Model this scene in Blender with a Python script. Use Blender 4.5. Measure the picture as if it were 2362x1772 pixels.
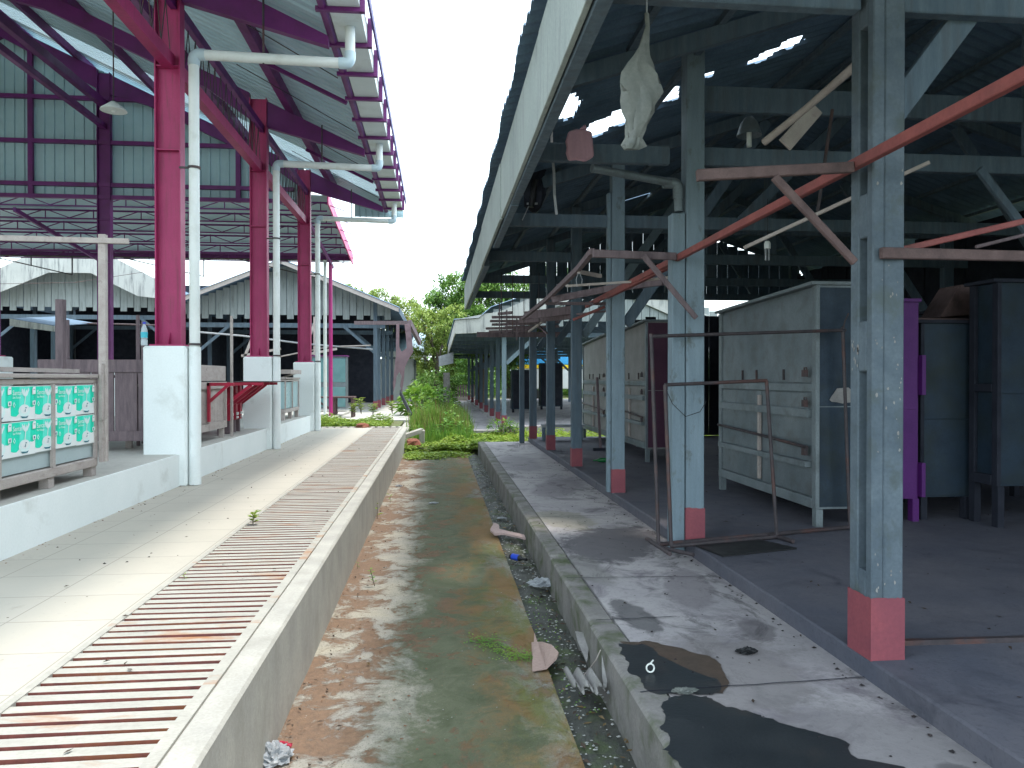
import bpy, math, random
from mathutils import Vector, Matrix, noise
R = math.radians
random.seed(7)
for o in list(bpy.data.objects): bpy.data.objects.remove(o)
S = bpy.context.scene
COL = S.collection
# ------------------------------------------------------------------ camera
CAMZ = 1.6; YAW = math.atan(171/1740); PIT = math.atan(14/1740); F = 1740.0
cd = bpy.data.cameras.new('camera'); cam = bpy.data.objects.new('camera', cd); COL.objects.link(cam)
cam.location = (0, 0, CAMZ); cam.rotation_euler = (R(90) - PIT, 0, -YAW)
cd.sensor_width = 36; cd.lens = 36*F/2362; cd.clip_start = 0.05; cd.clip_end = 1000
S.camera = cam
S.render.resolution_x = 1024; S.render.resolution_y = 768
# ------------------------------------------------------------------ world, sun, exposure
SUN_EL, SUN_AZ = 76.5, 88.0          # azimuth clockwise from +Y
w = bpy.data.worlds.new('World'); S.world = w; w.use_nodes = True
nt = w.node_tree; nt.nodes.clear()
wo = nt.nodes.new('ShaderNodeOutputWorld'); bg = nt.nodes.new('ShaderNodeBackground')
sky = nt.nodes.new('ShaderNodeTexSky'); sky.sky_type = 'NISHITA'; sky.sun_disc = False
sky.sun_elevation = R(SUN_EL); sky.sun_rotation = R(SUN_AZ)
sky.air_density = 1.6; sky.dust_density = 4.0; sky.ozone_density = 1.5
mx = nt.nodes.new('ShaderNodeMix'); mx.data_type = 'RGBA'
tc = nt.nodes.new('ShaderNodeTexCoord'); nz = nt.nodes.new('ShaderNodeTexNoise'); nz.inputs['Scale'].default_value = 2.2
nz.inputs['Detail'].default_value = 5
mr = nt.nodes.new('ShaderNodeMapRange'); mr.inputs[1].default_value = .3; mr.inputs[2].default_value = .7
mr.inputs[3].default_value = .45; mr.inputs[4].default_value = .8
nt.links.new(tc.outputs['Generated'], nz.inputs['Vector']); nt.links.new(nz.outputs['Fac'], mr.inputs[0])
nt.links.new(mr.outputs[0], mx.inputs['Factor'])
nt.links.new(sky.outputs[0], mx.inputs['A']); mx.inputs['B'].default_value = (9.6, 11.3, 12.2, 1)
nt.links.new(mx.outputs['Result'], bg.inputs[0]); bg.inputs[1].default_value = 0.15
nt.links.new(bg.outputs[0], wo.inputs[0])
sd = bpy.data.lights.new('sun', 'SUN'); sun = bpy.data.objects.new('sun', sd); COL.objects.link(sun)
sd.energy = 1.5; sd.angle = R(6); sd.color = (1.0, .93, .82)
sv = Vector((math.sin(R(SUN_AZ))*math.cos(R(SUN_EL)), math.cos(R(SUN_AZ))*math.cos(R(SUN_EL)), math.sin(R(SUN_EL))))
sun.rotation_euler = sv.to_track_quat('Z', 'Y').to_euler(); sun.location = (0, 0, 30)
S.view_settings.view_transform = 'Standard'; S.view_settings.look = 'None'
S.view_settings.exposure = 1.32; S.view_settings.gamma = 1.0; S.view_settings.use_curve_mapping = False
S.render.engine = 'CYCLES'
# ------------------------------------------------------------------ measuring helpers (photo px 2362x1772 -> a point on a known plane)
_M = cam.rotation_euler.to_matrix()
def ray(u, v): return _M @ Vector(((u-1181)/F, -(v-886)/F, -1.0))
def atY(u, v, Y):
    d = ray(u, v); t = Y/d.y; return Vector((d.x*t, Y, CAMZ + d.z*t))
def atX(u, v, X):
    d = ray(u, v); t = X/d.x; return Vector((X, d.y*t, CAMZ + d.z*t))
def atZ(u, v, Z):
    d = ray(u, v); t = (Z-CAMZ)/d.z; return Vector((d.x*t, d.y*t, Z))
def atRoof(u, v, x0, z0, s):          # plane z = z0 + s (x - x0)
    d = ray(u, v); t = (z0 - s*x0 - CAMZ)/(d.z - s*d.x); return Vector((d.x*t, d.y*t, CAMZ + d.z*t))
# ------------------------------------------------------------------ materials
MATS = {}
def nodes(name):
    m = bpy.data.materials.new(name); m.use_nodes = True; n = m.node_tree
    return m, n, n.nodes['Principled BSDF']
def noise_node(n, vec, scale, detail=4, rough=.6, dist=0):
    t = n.nodes.new('ShaderNodeTexNoise'); t.inputs['Scale'].default_value = scale
    t.inputs['Detail'].default_value = detail; t.inputs['Roughness'].default_value = rough
    t.inputs['Distortion'].default_value = dist
    n.links.new(vec, t.inputs['Vector']); return t.outputs['Fac']
def rng(n, v, a, b, c=0., d=1.):
    t = n.nodes.new('ShaderNodeMapRange'); t.inputs[1].default_value = a; t.inputs[2].default_value = b
    t.inputs[3].default_value = c; t.inputs[4].default_value = d; n.links.new(v, t.inputs[0]); return t.outputs[0]
def mix(n, f, a, b, mode='MIX'):
    t = n.nodes.new('ShaderNodeMix'); t.data_type = 'RGBA'; t.blend_type = mode
    if isinstance(f, (int, float)): t.inputs['Factor'].default_value = f
    else: n.links.new(f, t.inputs['Factor'])
    for k, x in (('A', a), ('B', b)):
        if isinstance(x, (tuple, list)): t.inputs[k].default_value = (*x[:3], 1)
        else: n.links.new(x, t.inputs[k])
    return t.outputs['Result']
def mth(n, op, a, b=None):
    t = n.nodes.new('ShaderNodeMath'); t.operation = op
    for k, x in enumerate((a, b)):
        if x is None: continue
        if isinstance(x, (int, float)): t.inputs[k].default_value = x
        else: n.links.new(x, t.inputs[k])
    return t.outputs[0]
def objvec(n, stretch=(1, 1, 1), rnd=True):
    tc = n.nodes.new('ShaderNodeTexCoord'); out = tc.outputs['Object']
    if rnd:
        oi = n.nodes.new('ShaderNodeObjectInfo'); a = n.nodes.new('ShaderNodeVectorMath'); a.operation = 'ADD'
        m = n.nodes.new('ShaderNodeVectorMath'); m.operation = 'SCALE'; m.inputs['Scale'].default_value = 37.
        cb = n.nodes.new('ShaderNodeCombineXYZ')
        for k in range(3): n.links.new(oi.outputs['Random'], cb.inputs[k])
        n.links.new(cb.outputs[0], m.inputs[0]); n.links.new(out, a.inputs[0]); n.links.new(m.outputs[0], a.inputs[1]); out = a.outputs[0]
    mp = n.nodes.new('ShaderNodeMapping'); mp.inputs['Scale'].default_value = stretch
    n.links.new(out, mp.inputs[0]); return mp.outputs[0]
def bump(n, b, h, strength, dist=.01):
    t = n.nodes.new('ShaderNodeBump'); t.inputs['Strength'].default_value = strength; t.inputs['Distance'].default_value = dist
    n.links.new(h, t.inputs['Height']); n.links.new(t.outputs[0], b.inputs['Normal'])
def M(name, c1, c2=None, scale=6, rough=.7, bmp=.3, metal=0., stretch=(1, 1, 1), dirt=None, dirtscale=3, dirtamt=(.5, .72), spec=.4, fine=60, dirtstretch=None, fineamt=.35):
    if name in MATS: return MATS[name]
    c2 = c2 or tuple(x*.7 for x in c1)
    m, n, b = nodes(name); v = objvec(n, stretch)
    a = noise_node(n, v, scale, 6); f = noise_node(n, v, fine, 3)
    col = mix(n, rng(n, a, .3, .7), c1, c2)
    col = mix(n, rng(n, f, .35, .75, 0, fineamt), col, tuple(x*.55 for x in c2))
    if dirt:
        v2 = objvec(n, dirtstretch or stretch)
        d = noise_node(n, v2, dirtscale, 8, .65, .3)
        col = mix(n, rng(n, d, *dirtamt), col, dirt)
    n.links.new(col, b.inputs['Base Color'])
    r = rng(n, a, .2, .8, max(.02, rough-.12), min(1, rough+.12)); n.links.new(r, b.inputs['Roughness'])
    b.inputs['Metallic'].default_value = metal; b.inputs['Specular IOR Level'].default_value = spec
    if bmp: bump(n, b, mth(n, 'ADD', a, mth(n, 'MULTIPLY', f, .4)), bmp, .008)
    MATS[name] = m; return m
# paints and metals
CRIM = M('crimson_paint', (.42, .03, .13), (.30, .022, .10), 1.2, .5, .12, dirt=(.17, .03, .06), dirtamt=(.5, .8), fineamt=.2, dirtstretch=(8, 8, .9))
PURP = M('maroon_flare_tint', (.16, .02, .145), (.11, .015, .11), 3, .5, .08, dirt=(.10, .02, .06), dirtamt=(.5, .85), fineamt=.15)  # crimson steel turned darker purple: flare and shade put into the colour
MAGE = M('magenta_paint', (.42, .02, .17), (.34, .02, .15), 3, .35, .05, fineamt=.1)
PINK = M('pink_fascia_paint', (.62, .05, .20), (.52, .05, .18), 3, .45, .05, fineamt=.1)
VIOL = M('violet_paint', (.10, .014, .15), (.075, .011, .12), 5, .5, .1)
REDP = M('red_paint', (.50, .02, .06), (.38, .015, .05), 6, .5, .15, dirt=(.15, .03, .03), dirtamt=(.5, .8))
PVC = M('white_pvc', (.72, .74, .72), (.62, .65, .62), 2, .4, .03, dirt=(.42, .42, .36), dirtamt=(.52, .9), fineamt=.08)
PVCJ = M('grey_pvc_joint', (.50, .60, .64), (.42, .52, .56), 3, .4, .03, fineamt=.08)
GUT = M('white_gutter', (.70, .73, .70), (.60, .64, .60), 1.5, .45, .05, dirt=(.40, .40, .34), dirtamt=(.55, .9), fineamt=.1)
ZINC = M('zinc_roof_sheet', (.42, .56, .64), (.33, .46, .54), 1.5, .45, .05, fineamt=.12)
ZINC2 = M('zinc_wall_sheet', (.42, .57, .60), (.31, .44, .48), 1.2, .5, .05, fineamt=.1)
GALV = M('galvanised_sheet', (.20, .235, .255), (.13, .165, .185), 2.5, .5, .1, metal=.35, dirt=(.12, .12, .12), dirtamt=(.5, .8), dirtscale=5)
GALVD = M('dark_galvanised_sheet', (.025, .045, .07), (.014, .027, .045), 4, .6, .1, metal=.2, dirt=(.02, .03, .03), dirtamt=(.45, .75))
TEAL = M('teal_metal_sheet', (.13, .26, .27), (.09, .2, .21), 3, .55, .1, fineamt=.15)
CREAMC = M('cream_cupboard_paint', (.24, .235, .23), (.18, .18, .18), 3, .6, .1, dirt=(.2, .19, .18), dirtamt=(.55, .85))
DARKC = M('dark_wood', (.02, .024, .038), (.01, .012, .022), 5, .8, .2)
RUST = M('rusty_steel', (.26, .075, .055), (.14, .045, .04), 12, .7, .3, dirt=(.25, .09, .03), dirtamt=(.5, .7))
IRON = M('dark_iron_pipe', (.07, .055, .06), (.04, .035, .04), 10, .6, .2, dirt=(.13, .05, .035), dirtamt=(.5, .75))
BLACK = M('black_plastic', (.012, .013, .015), (.02, .02, .022), 8, .5, .1)
# masonry
PLAS = M('white_plaster', (.80, .84, .83), (.74, .79, .78), 1.6, .75, .12, dirt=(.45, .46, .42), dirtamt=(.58, .85), dirtscale=2, fineamt=.12)
PILL = M('grey_painted_concrete', (.125, .16, .19), (.07, .095, .12), 5, .75, .35, dirt=(.07, .09, .095), dirtamt=(.52, .66), dirtscale=6)
BLUW = M('pale_blue_weathered_paint', (.20, .265, .31), (.15, .205, .245), 3, .7, .3, stretch=(6, 6, .8), dirt=(.10, .12, .12), dirtamt=(.57, .70), dirtscale=5, dirtstretch=(2, 2, 1))
REDB = M('red_pillar_base_paint', (.27, .065, .08), (.20, .05, .07), 5, .6, .25, dirt=(.20, .05, .07), dirtamt=(.5, .8))
KERB = M('kerb_concrete', (.43, .415, .375), (.33, .32, .295), 3, .85, .4, stretch=(1.5, 1.5, 1), dirt=(.26, .25, .22), dirtamt=(.5, .8), dirtscale=2.5)
KERBR = M('old_kerb_concrete', (.25, .235, .225), (.17, .16, .155), 5, .9, .6, dirt=(.05, .07, .02), dirtamt=(.46, .7), dirtscale=4)
FRAMEG = M('pale_grey_frame_paint', (.20, .235, .25), (.14, .17, .185), 4, .6, .15, dirt=(.08, .09, .09), dirtamt=(.52, .75))
FASC = M('weathered_white_board', (.34, .38, .36), (.27, .31, .30), 1.5, .75, .25, stretch=(5, 1, 1), dirt=(.16, .17, .17), dirtamt=(.52, .82), dirtscale=2.2, dirtstretch=(6, 4, .7))
FASCF = M('stained_white_board', (.50, .50, .47), (.42, .42, .40), 1.5, .75, .2, dirt=(.08, .09, .10), dirtamt=(.5, .75), dirtscale=1.4, dirtstretch=(5, 5, .6))
ASB = M('asbestos_roof_sheet', (.13, .20, .28), (.085, .14, .21), 3, .9, .3, dirt=(.05, .07, .09), dirtamt=(.52, .8), dirtscale=2)
BOARD = M('grey_boards', (.30, .33, .33), (.22, .25, .25), 2, .8, .2, stretch=(6, 6, .6), dirt=(.11, .12, .12), dirtamt=(.52, .8))
# timber
WG = M('grey_timber', (.12, .165, .205), (.075, .11, .145), 5, .8, .4, stretch=(4, 4, .5), dirt=(.08, .09, .1), dirtamt=(.5, .8))
WB = M('brown_timber', (.14, .09, .085), (.085, .055, .055), 6, .8, .4, stretch=(2, 2, 2), dirt=(.05, .035, .035), dirtamt=(.5, .8))
WP = M('pale_old_timber', (.46, .41, .38), (.36, .31, .29), 4, .8, .4, stretch=(3, 1.2, 3), dirt=(.18, .15, .14), dirtamt=(.56, .85), dirtscale=7)
WM = M('mauve_grey_timber', (.19, .14, .15), (.12, .09, .10), 5, .8, .3, stretch=(5, 5, .8), dirt=(.07, .055, .06), dirtamt=(.5, .8))
WR = M('reddish_painted_timber', (.30, .085, .075), (.21, .06, .06), 6, .7, .35, dirt=(.12, .06, .05), dirtamt=(.5, .75))
# small stuff
LITW = M('crumpled_white_plastic', (.46, .48, .50), (.33, .35, .38), 10, .35, .3)
BAGM = M('dirty_plastic_bag', (.33, .34, .31), (.22, .24, .23), 8, .45, .5, dirt=(.12, .14, .13), dirtamt=(.5, .8))
CARD = M('faded_cardboard', (.42, .30, .26), (.34, .24, .21), 6, .9, .3)
SHARD = M('pale_cement_sheet', (.30, .29, .28), (.21, .20, .20), 6, .8, .3, dirt=(.12, .12, .1), dirtamt=(.5, .7))
BRICK = M('red_clay_brick', (.25, .09, .05), (.18, .06, .04), 8, .9, .5, dirt=(.1, .05, .04))
PUDD = M('wet_stained_concrete', (.016, .02, .024), (.028, .032, .036), 4, .38, .3, dirt=(.05, .04, .035), dirtamt=(.55, .8), spec=.3)
MUD = M('brown_wet_stain', (.09, .06, .045), (.06, .045, .035), 6, .5, .3)
def leafmat(name, c1, c2, c3):
    m, n, b = nodes(name); v = objvec(n)
    f = noise_node(n, v, .55, 3); g = noise_node(n, v, 7, 2)
    col = mix(n, rng(n, f, .35, .65), c1, c2); col = mix(n, rng(n, g, .45, .7), col, c3)
    n.links.new(col, b.inputs['Base Color']); b.inputs['Roughness'].default_value = .5
    b.inputs['Specular IOR Level'].default_value = .3
    tr = n.nodes.new('ShaderNodeBsdfTranslucent'); n.links.new(col, tr.inputs[0])
    ms = n.nodes.new('ShaderNodeMixShader'); ms.inputs[0].default_value = .35
    n.links.new(b.outputs[0], ms.inputs[1]); n.links.new(tr.outputs[0], ms.inputs[2])
    n.links.new(ms.outputs[0], n.nodes['Material Output'].inputs[0]); MATS[name] = m; return m
LEAF1 = leafmat('tree_leaves', (.13, .25, .05), (.08, .18, .045), (.22, .33, .07))
LEAF2 = leafmat('yellow_green_leaves', (.24, .33, .07), (.15, .24, .05), (.32, .36, .09))
GRASSM = leafmat('fresh_grass', (.15, .30, .04), (.10, .24, .05), (.24, .36, .05))
LIME = leafmat('lime_weeds', (.24, .36, .04), (.16, .28, .04), (.30, .36, .06))
BROWNL = leafmat('dry_leaves', (.20, .13, .06), (.12, .08, .04), (.28, .2, .1))
BARK = M('bark', (.16, .13, .10), (.09, .075, .06), 8, .9, .6)
def glass(name, col, rough=.1, alpha=.35):
    m, n, b = nodes(name); b.inputs['Base Color'].default_value = (*col, 1); b.inputs['Roughness'].default_value = rough
    b.inputs['Alpha'].default_value = alpha; MATS[name] = m; return m
PET = glass('clear_bottle_plastic', (.7, .8, .85), .08, .4)
def through(m, f=.4):
    n = m.node_tree; b = n.nodes['Principled BSDF']; tr = n.nodes.new('ShaderNodeBsdfTranslucent'); ms = n.nodes.new('ShaderNodeMixShader'); ms.inputs[0].default_value = f
    n.links.new(b.inputs['Base Color'].links[0].from_socket, tr.inputs[0]); n.links.new(b.outputs[0], ms.inputs[1]); n.links.new(tr.outputs[0], ms.inputs[2]); n.links.new(ms.outputs[0], n.nodes['Material Output'].inputs[0])
through(BAGM, .45); through(LITW, .25)
GLASSG = glass('green_glass', (.01, .16, .04), .1, .95)
TRANS = None
def flat(name, c, rough=.5, metal=0): return M(name, c, tuple(x*.92 for x in c), 5, rough, 0, metal=metal, fineamt=.05)
# ---- ground materials with their own wear
def ground_mats():
    # tiled pale floor
    m, n, b = nodes('pale_tiled_concrete'); v = objvec(n, rnd=False)
    br = n.nodes.new('ShaderNodeTexBrick'); br.offset = 0; br.inputs['Scale'].default_value = 1
    br.inputs['Brick Width'].default_value = .48; br.inputs['Row Height'].default_value = .43; br.inputs['Mortar Size'].default_value = .0035
    br.inputs['Color1'].default_value = (.43, .40, .35, 1); br.inputs['Color2'].default_value = (.415, .385, .335, 1); br.inputs['Mortar'].default_value = (.25, .24, .21, 1)
    mp = n.nodes.new('ShaderNodeMapping'); mp.inputs['Location'].default_value = (.1, .12, 0); n.links.new(v, mp.inputs[0]); n.links.new(mp.outputs[0], br.inputs['Vector'])
    a = noise_node(n, v, 1.3, 8, .65); f = noise_node(n, v, 30, 4); g = noise_node(n, v, 4, 6, .7, .5)
    col = mix(n, rng(n, a, .45, .75, 0, .55), br.outputs['Color'], (.36, .34, .30))
    col = mix(n, rng(n, g, .62, .78, 0, .5), col, (.25, .23, .20)); col = mix(n, rng(n, f, .6, .8, 0, .35), col, (.27, .26, .23))
    n.links.new(col, b.inputs['Base Color']); b.inputs['Roughness'].default_value = .8; b.inputs['Specular IOR Level'].default_value = .25
    bump(n, b, mth(n, 'ADD', f, mth(n, 'MULTIPLY', br.outputs['Fac'], -1.5)), .25, .006); MATS['tile'] = m
    # plain worn concrete for raised floors: pinkish grey with dark stains
    def conc(key, c1, c2, st1, st2, a1=.55, a2=.6, spots=()):
        m, n, b = nodes(key); v = objvec(n, rnd=False)
        a = noise_node(n, v, .9, 8, .62, .3); g = noise_node(n, v, 2.6, 9, .7, .8); f = noise_node(n, v, 45, 3); h = noise_node(n, v, 9, 6, .7)
        col = mix(n, rng(n, a, .35, .65), c1, c2); col = mix(n, rng(n, g, a1, a1+.14, 0, .75), col, st1)
        h2 = noise_node(n, objvec(n, (1, .5, 1), rnd=False), 1.7, 9, .75, 1.2)
        col = mix(n, rng(n, h2, a2, a2+.08, 0, .8), col, st2); col = mix(n, rng(n, h, .5, .75, 0, .35), col, tuple(x*.6 for x in c2))
        col = mix(n, rng(n, f, .55, .75, 0, .4), col, tuple(x*.5 for x in c2))
        for (cx, cy, rx, ry, rot, amt, c) in spots:          # worn-in damp marks with ragged, fading edges
            mp = n.nodes.new('ShaderNodeMapping'); mp.vector_type = 'TEXTURE'; mp.inputs['Location'].default_value = (cx, cy, 0); mp.inputs['Rotation'].default_value = (0, 0, rot); mp.inputs['Scale'].default_value = (rx, ry, 1e3)
            n.links.new(v, mp.inputs[0]); ln = n.nodes.new('ShaderNodeVectorMath'); ln.operation = 'LENGTH'; n.links.new(mp.outputs[0], ln.inputs[0])
            d = mth(n, 'ADD', ln.outputs['Value'], mth(n, 'ADD', mth(n, 'MULTIPLY', mth(n, 'SUBTRACT', g, .5), 1.6), mth(n, 'MULTIPLY', mth(n, 'SUBTRACT', h, .5), .9)))
            col = mix(n, rng(n, d, 1.05, .8, 0, amt), col, c)
        n.links.new(col, b.inputs['Base Color']); n.links.new(rng(n, g, .4, .7, .85, .6), b.inputs['Roughness']); b.inputs['Specular IOR Level'].default_value = .3
        bump(n, b, mth(n, 'ADD', h, mth(n, 'MULTIPLY', f, .5)), .4, .008); MATS[key] = m
    conc('platform_concrete', (.45, .42, .42), (.33, .31, .325), (.13, .115, .135), (.075, .07, .075), .50, .55,
         [(1.45, 6.15, .42, .75, -.5, .85, (.085, .08, .09)), (1.12, 4.25, .10, .32, .1, .75, (.07, .07, .075)), (1.62, 4.75, .16, .5, -.25, .5, (.12, .105, .12)), (1.72, 3.95, .10, .2, -.2, .6, (.10, .09, .10)),
          (1.30, 3.35, .40, .55, -.35, .6, (.17, .155, .155)), (1.45, 2.45, .62, .62, -.4, .55, (.15, .14, .145)), (1.78, 2.35, .08, .14, 0, .7, (.09, .085, .09)), (1.2, 7.2, .3, .5, .2, .5, (.20, .19, .12)), (1.05, 5.3, .16, .5, .1, .55, (.13, .13, .12)), (1.5, 9.3, .3, .9, -.3, .5, (.15, .13, .15)), (1.3, 12, .35, 1.2, 0, .4, (.16, .15, .17))])
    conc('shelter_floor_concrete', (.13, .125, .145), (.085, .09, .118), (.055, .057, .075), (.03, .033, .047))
    conc('plinth_floor_concrete', (.50, .49, .45), (.42, .41, .38), (.3, .29, .27), (.2, .19, .18), .6, .66)
    # alley bed: pale concrete, rusty soil film on the left, algae in the middle, moss on the right
    m, n, b = nodes('alley_concrete'); v = objvec(n, rnd=False)
    sx = n.nodes.new('ShaderNodeSeparateXYZ'); n.links.new(v, sx.inputs[0]); X = sx.outputs[0]
    big = noise_node(n, v, 1.5, 10, .68, .6); med = noise_node(n, v, 4.6, 9, .72, .7); fine = noise_node(n, v, 28, 5, .7); grit = noise_node(n, v, 130, 2)
    col = mix(n, rng(n, big, .35, .65), (.35, .325, .265), (.25, .245, .235))
    wob = mth(n, 'ADD', mth(n, 'MULTIPLY', mth(n, 'SUBTRACT', big, .5), .9), mth(n, 'ADD', mth(n, 'MULTIPLY', mth(n, 'SUBTRACT', med, .5), .7), mth(n, 'MULTIPLY', mth(n, 'SUBTRACT', fine, .5), .35)))
    xw = mth(n, 'ADD', X, wob)
    # algae film in the middle
    mid = mth(n, 'MULTIPLY', rng(n, xw, -.38, -.12), rng(n, xw, .62, .36))
    alg = mix(n, rng(n, med, .35, .65), (.055, .072, .030), (.13, .14, .085))
    col = mix(n, mth(n, 'MULTIPLY', mid, .92), col, alg)
    # brown soil film
    brn = mix(n, rng(n, fine, .35, .7), (.20, .115, .068), (.12, .07, .045))
    lf = rng(n, X, -.75, .5, .55, .40)
    msk = n.nodes.new('ShaderNodeMath'); msk.operation = 'GREATER_THAN'
    comb = mth(n, 'ADD', mth(n, 'MULTIPLY', big, .45), mth(n, 'MULTIPLY', med, .55))
    sm = rng(n, mth(n, 'ADD', comb, mth(n, 'MULTIPLY', rng(n, X, -.75, -.1, 1, 0), .09)), .525, .575)
    col = mix(n, mth(n, 'MULTIPLY', sm, .88), col, brn)
    # moss band at the right edge
    mo = noise_node(n, objvec(n, (1, .6, 1), rnd=False), 2.0, 10, .7, .5)
    mr_ = mth(n, 'MULTIPLY', rng(n, xw, .22, .5), rng(n, mo, .42, .55)); col = mix(n, mth(n, 'MULTIPLY', mr_, .85), col, mix(n, fine, (.17, .17, .03), (.09, .10, .03)))
    ob = noise_node(n, objvec(n, (1.2, .5, 1), rnd=False), 1.5, 9, .7, .5)
    col = mix(n, mth(n, 'MULTIPLY', mth(n, 'MULTIPLY', rng(n, xw, .1, .4), rng(n, ob, .44, .54)), .8), col, (.22, .125, .05))
    col = mix(n, rng(n, grit, .55, .68, 0, .65), col, (.10, .09, .07)); col = mix(n, rng(n, grit, .3, .2, 0, .5), col, (.55, .53, .48))
    n.links.new(col, b.inputs['Base Color']); b.inputs['Roughness'].default_value = .85; b.inputs['Specular IOR Level'].default_value = .25
    bump(n, b, mth(n, 'ADD', mth(n, 'ADD', fine, mth(n, 'MULTIPLY', grit, .6)), mth(n, 'MULTIPLY', sm, .8)), .7, .008); MATS['alley'] = m
    # gutter sludge
    M('gutter_sludge', (.075, .075, .065), (.04, .045, .04), 8, .7, 1., dirt=(.07, .10, .03), dirtamt=(.5, .7), dirtscale=4, fine=90)
    M('soil', (.16, .14, .09), (.11, .12, .05), 2, .95, .6, dirt=(.09, .13, .03), dirtamt=(.42, .6), dirtscale=3)
    M('trench', (.20, .06, .05), (.10, .04, .04), 3, .85, .4, dirt=(.17, .15, .13), dirtamt=(.52, .6), dirtscale=2)
ground_mats()
def getmat(k): return MATS[k] if isinstance(k, str) else k
# ------------------------------------------------------------------ mesh builder
class MB:
    def __init__(s): s.v = []; s.f = []; s.m = []
    def face(s, pts, m=0):
        i = len(s.v); s.v += [tuple(p) for p in pts]; s.f.append(tuple(range(i, i+len(pts)))); s.m.append(m); return s
    def raw(s, vs, fs, m=0):
        i = len(s.v); s.v += [tuple(p) for p in vs]; s.f += [tuple(i+k for k in f) for f in fs]; s.m += [m]*len(fs); return s
    def box(s, x0, x1, y0, y1, z0, z1, m=0):
        if x0 > x1: x0, x1 = x1, x0
        if y0 > y1: y0, y1 = y1, y0
        if z0 > z1: z0, z1 = z1, z0
        vs = [(x, y, z) for x in (x0, x1) for y in (y0, y1) for z in (z0, z1)]
        return s.raw(vs, [(0, 1, 3, 2), (4, 6, 7, 5), (0, 4, 5, 1), (2, 3, 7, 6), (0, 2, 6, 4), (1, 5, 7, 3)], m)
    def beam(s, a, b, w, h, up=(0, 0, 1), m=0, w2=None, h2=None):
        a = Vector(a); b = Vector(b); d = (b-a).normalized(); up = Vector(up)
        if abs(d.dot(up)) > .98: up = Vector((1, 0, 0))
        sd = d.cross(up).normalized(); u = sd.cross(d).normalized(); vs = []
        for p, ww, hh in ((a, w, h), (b, w2 or w, h2 or h)):
            for q in ((-1, -1), (1, -1), (1, 1), (-1, 1)): vs.append(p + sd*ww/2*q[0] + u*hh/2*q[1])
        return s.raw(vs, [(0, 3, 2, 1), (4, 5, 6, 7), (0, 1, 5, 4), (1, 2, 6, 5), (2, 3, 7, 6), (3, 0, 4, 7)], m)
    def tube(s, pts, r, n=10, m=0, cap=True):
        pts = [Vector(p) for p in pts]; rr = r if isinstance(r, (list, tuple)) else [r]*len(pts); base = len(s.v)
        d0 = (pts[1]-pts[0]).normalized(); ref = Vector((0, 0, 1)) if abs(d0.z) < .9 else Vector((1, 0, 0)); sd = d0.cross(ref).normalized()
        for i, p in enumerate(pts):
            d = ((pts[min(i+1, len(pts)-1)]-pts[max(i-1, 0)])).normalized(); sd = (sd - d*sd.dot(d)).normalized(); u = d.cross(sd)
            for k in range(n):
                t = 2*math.pi*k/n; s.v.append(tuple(p + (sd*math.cos(t)+u*math.sin(t))*rr[i]))
        for i in range(len(pts)-1):
            for k in range(n):
                a = base+i*n+k; b2 = base+i*n+(k+1) % n; s.f.append((a, b2, b2+n, a+n)); s.m.append(m)
        if cap:
            s.f.append(tuple(base+k for k in reversed(range(n)))); s.m.append(m)
            s.f.append(tuple(base+(len(pts)-1)*n+k for k in range(n))); s.m.append(m)
        return s
    def prism(s, poly, vec, m=0):           # extrude planar polygon by a vector
        n = len(poly); vec = Vector(vec); a = [Vector(p) for p in poly]; b = [p+vec for p in a]
        return s.raw(a+b, [tuple(reversed(range(n))), tuple(range(n, 2*n))] + [(i, (i+1) % n, (i+1) % n+n, i+n) for i in range(n)], m)
    def lathe(s, prof, c, n=14, m=0, sx=1, sy=1, jit=0):
        base = len(s.v)
        for (r, z) in prof:
            for k in range(n):
                t = 2*math.pi*k/n; j = 1+random.uniform(-jit, jit)
                s.v.append((c[0]+r*sx*j*math.cos(t), c[1]+r*sy*j*math.sin(t), c[2]+z))
        for i in range(len(prof)-1):
            for k in range(n):
                a = base+i*n+k; b = base+i*n+(k+1) % n; s.f.append((a, b, b+n, a+n)); s.m.append(m)
        s.f.append(tuple(base+k for k in reversed(range(n)))); s.m.append(m)
        s.f.append(tuple(base+(len(prof)-1)*n+k for k in range(n))); s.m.append(m); return s
ORG = {}
def make(name, mb, mat, org, parent, smooth=False, bevel=0, solid=0):
    me = bpy.data.meshes.new(name); o = Vector(org)
    me.from_pydata([tuple(Vector(v)-o) for v in mb.v], [], mb.f)
    mats = mat if isinstance(mat, (list, tuple)) else [mat]
    for k in mats: me.materials.append(getmat(k))
    if len(mats) > 1: me.polygons.foreach_set('material_index', mb.m)
    if smooth: me.polygons.foreach_set('use_smooth', [True]*len(me.polygons))
    me.update(); ob = bpy.data.objects.new(name, me); COL.objects.link(ob)
    if parent: ob.parent = parent; ORG[ob.name] = ORG[parent.name]
    else: ob.location = o; ORG[ob.name] = o
    if solid: k = ob.modifiers.new('solid', 'SOLIDIFY'); k.thickness = solid; k.offset = 0
    if bevel: k = ob.modifiers.new('bevel', 'BEVEL'); k.width = bevel; k.segments = 1; k.limit_method = 'ANGLE'
    if smooth and hasattr(me, 'set_sharp_from_angle'): me.set_sharp_from_angle(angle=R(45))
    return ob
def tag(o, label, cat, group=None):
    o['label'] = label; o['category'] = cat
    if group: o['group'] = group
    return o
def thing(name, label, cat, loc, group=None):
    e = bpy.data.objects.new(name, None); COL.objects.link(e); e.location = loc; e.empty_display_size = .1
    ORG[e.name] = Vector(loc); return tag(e, label, cat, group)
def part(name, mb, mat, parent, label=None, **k):
    o = make(name, mb, mat, ORG[parent.name], parent, **k)
    if label: o['label'] = label
    return o
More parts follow.
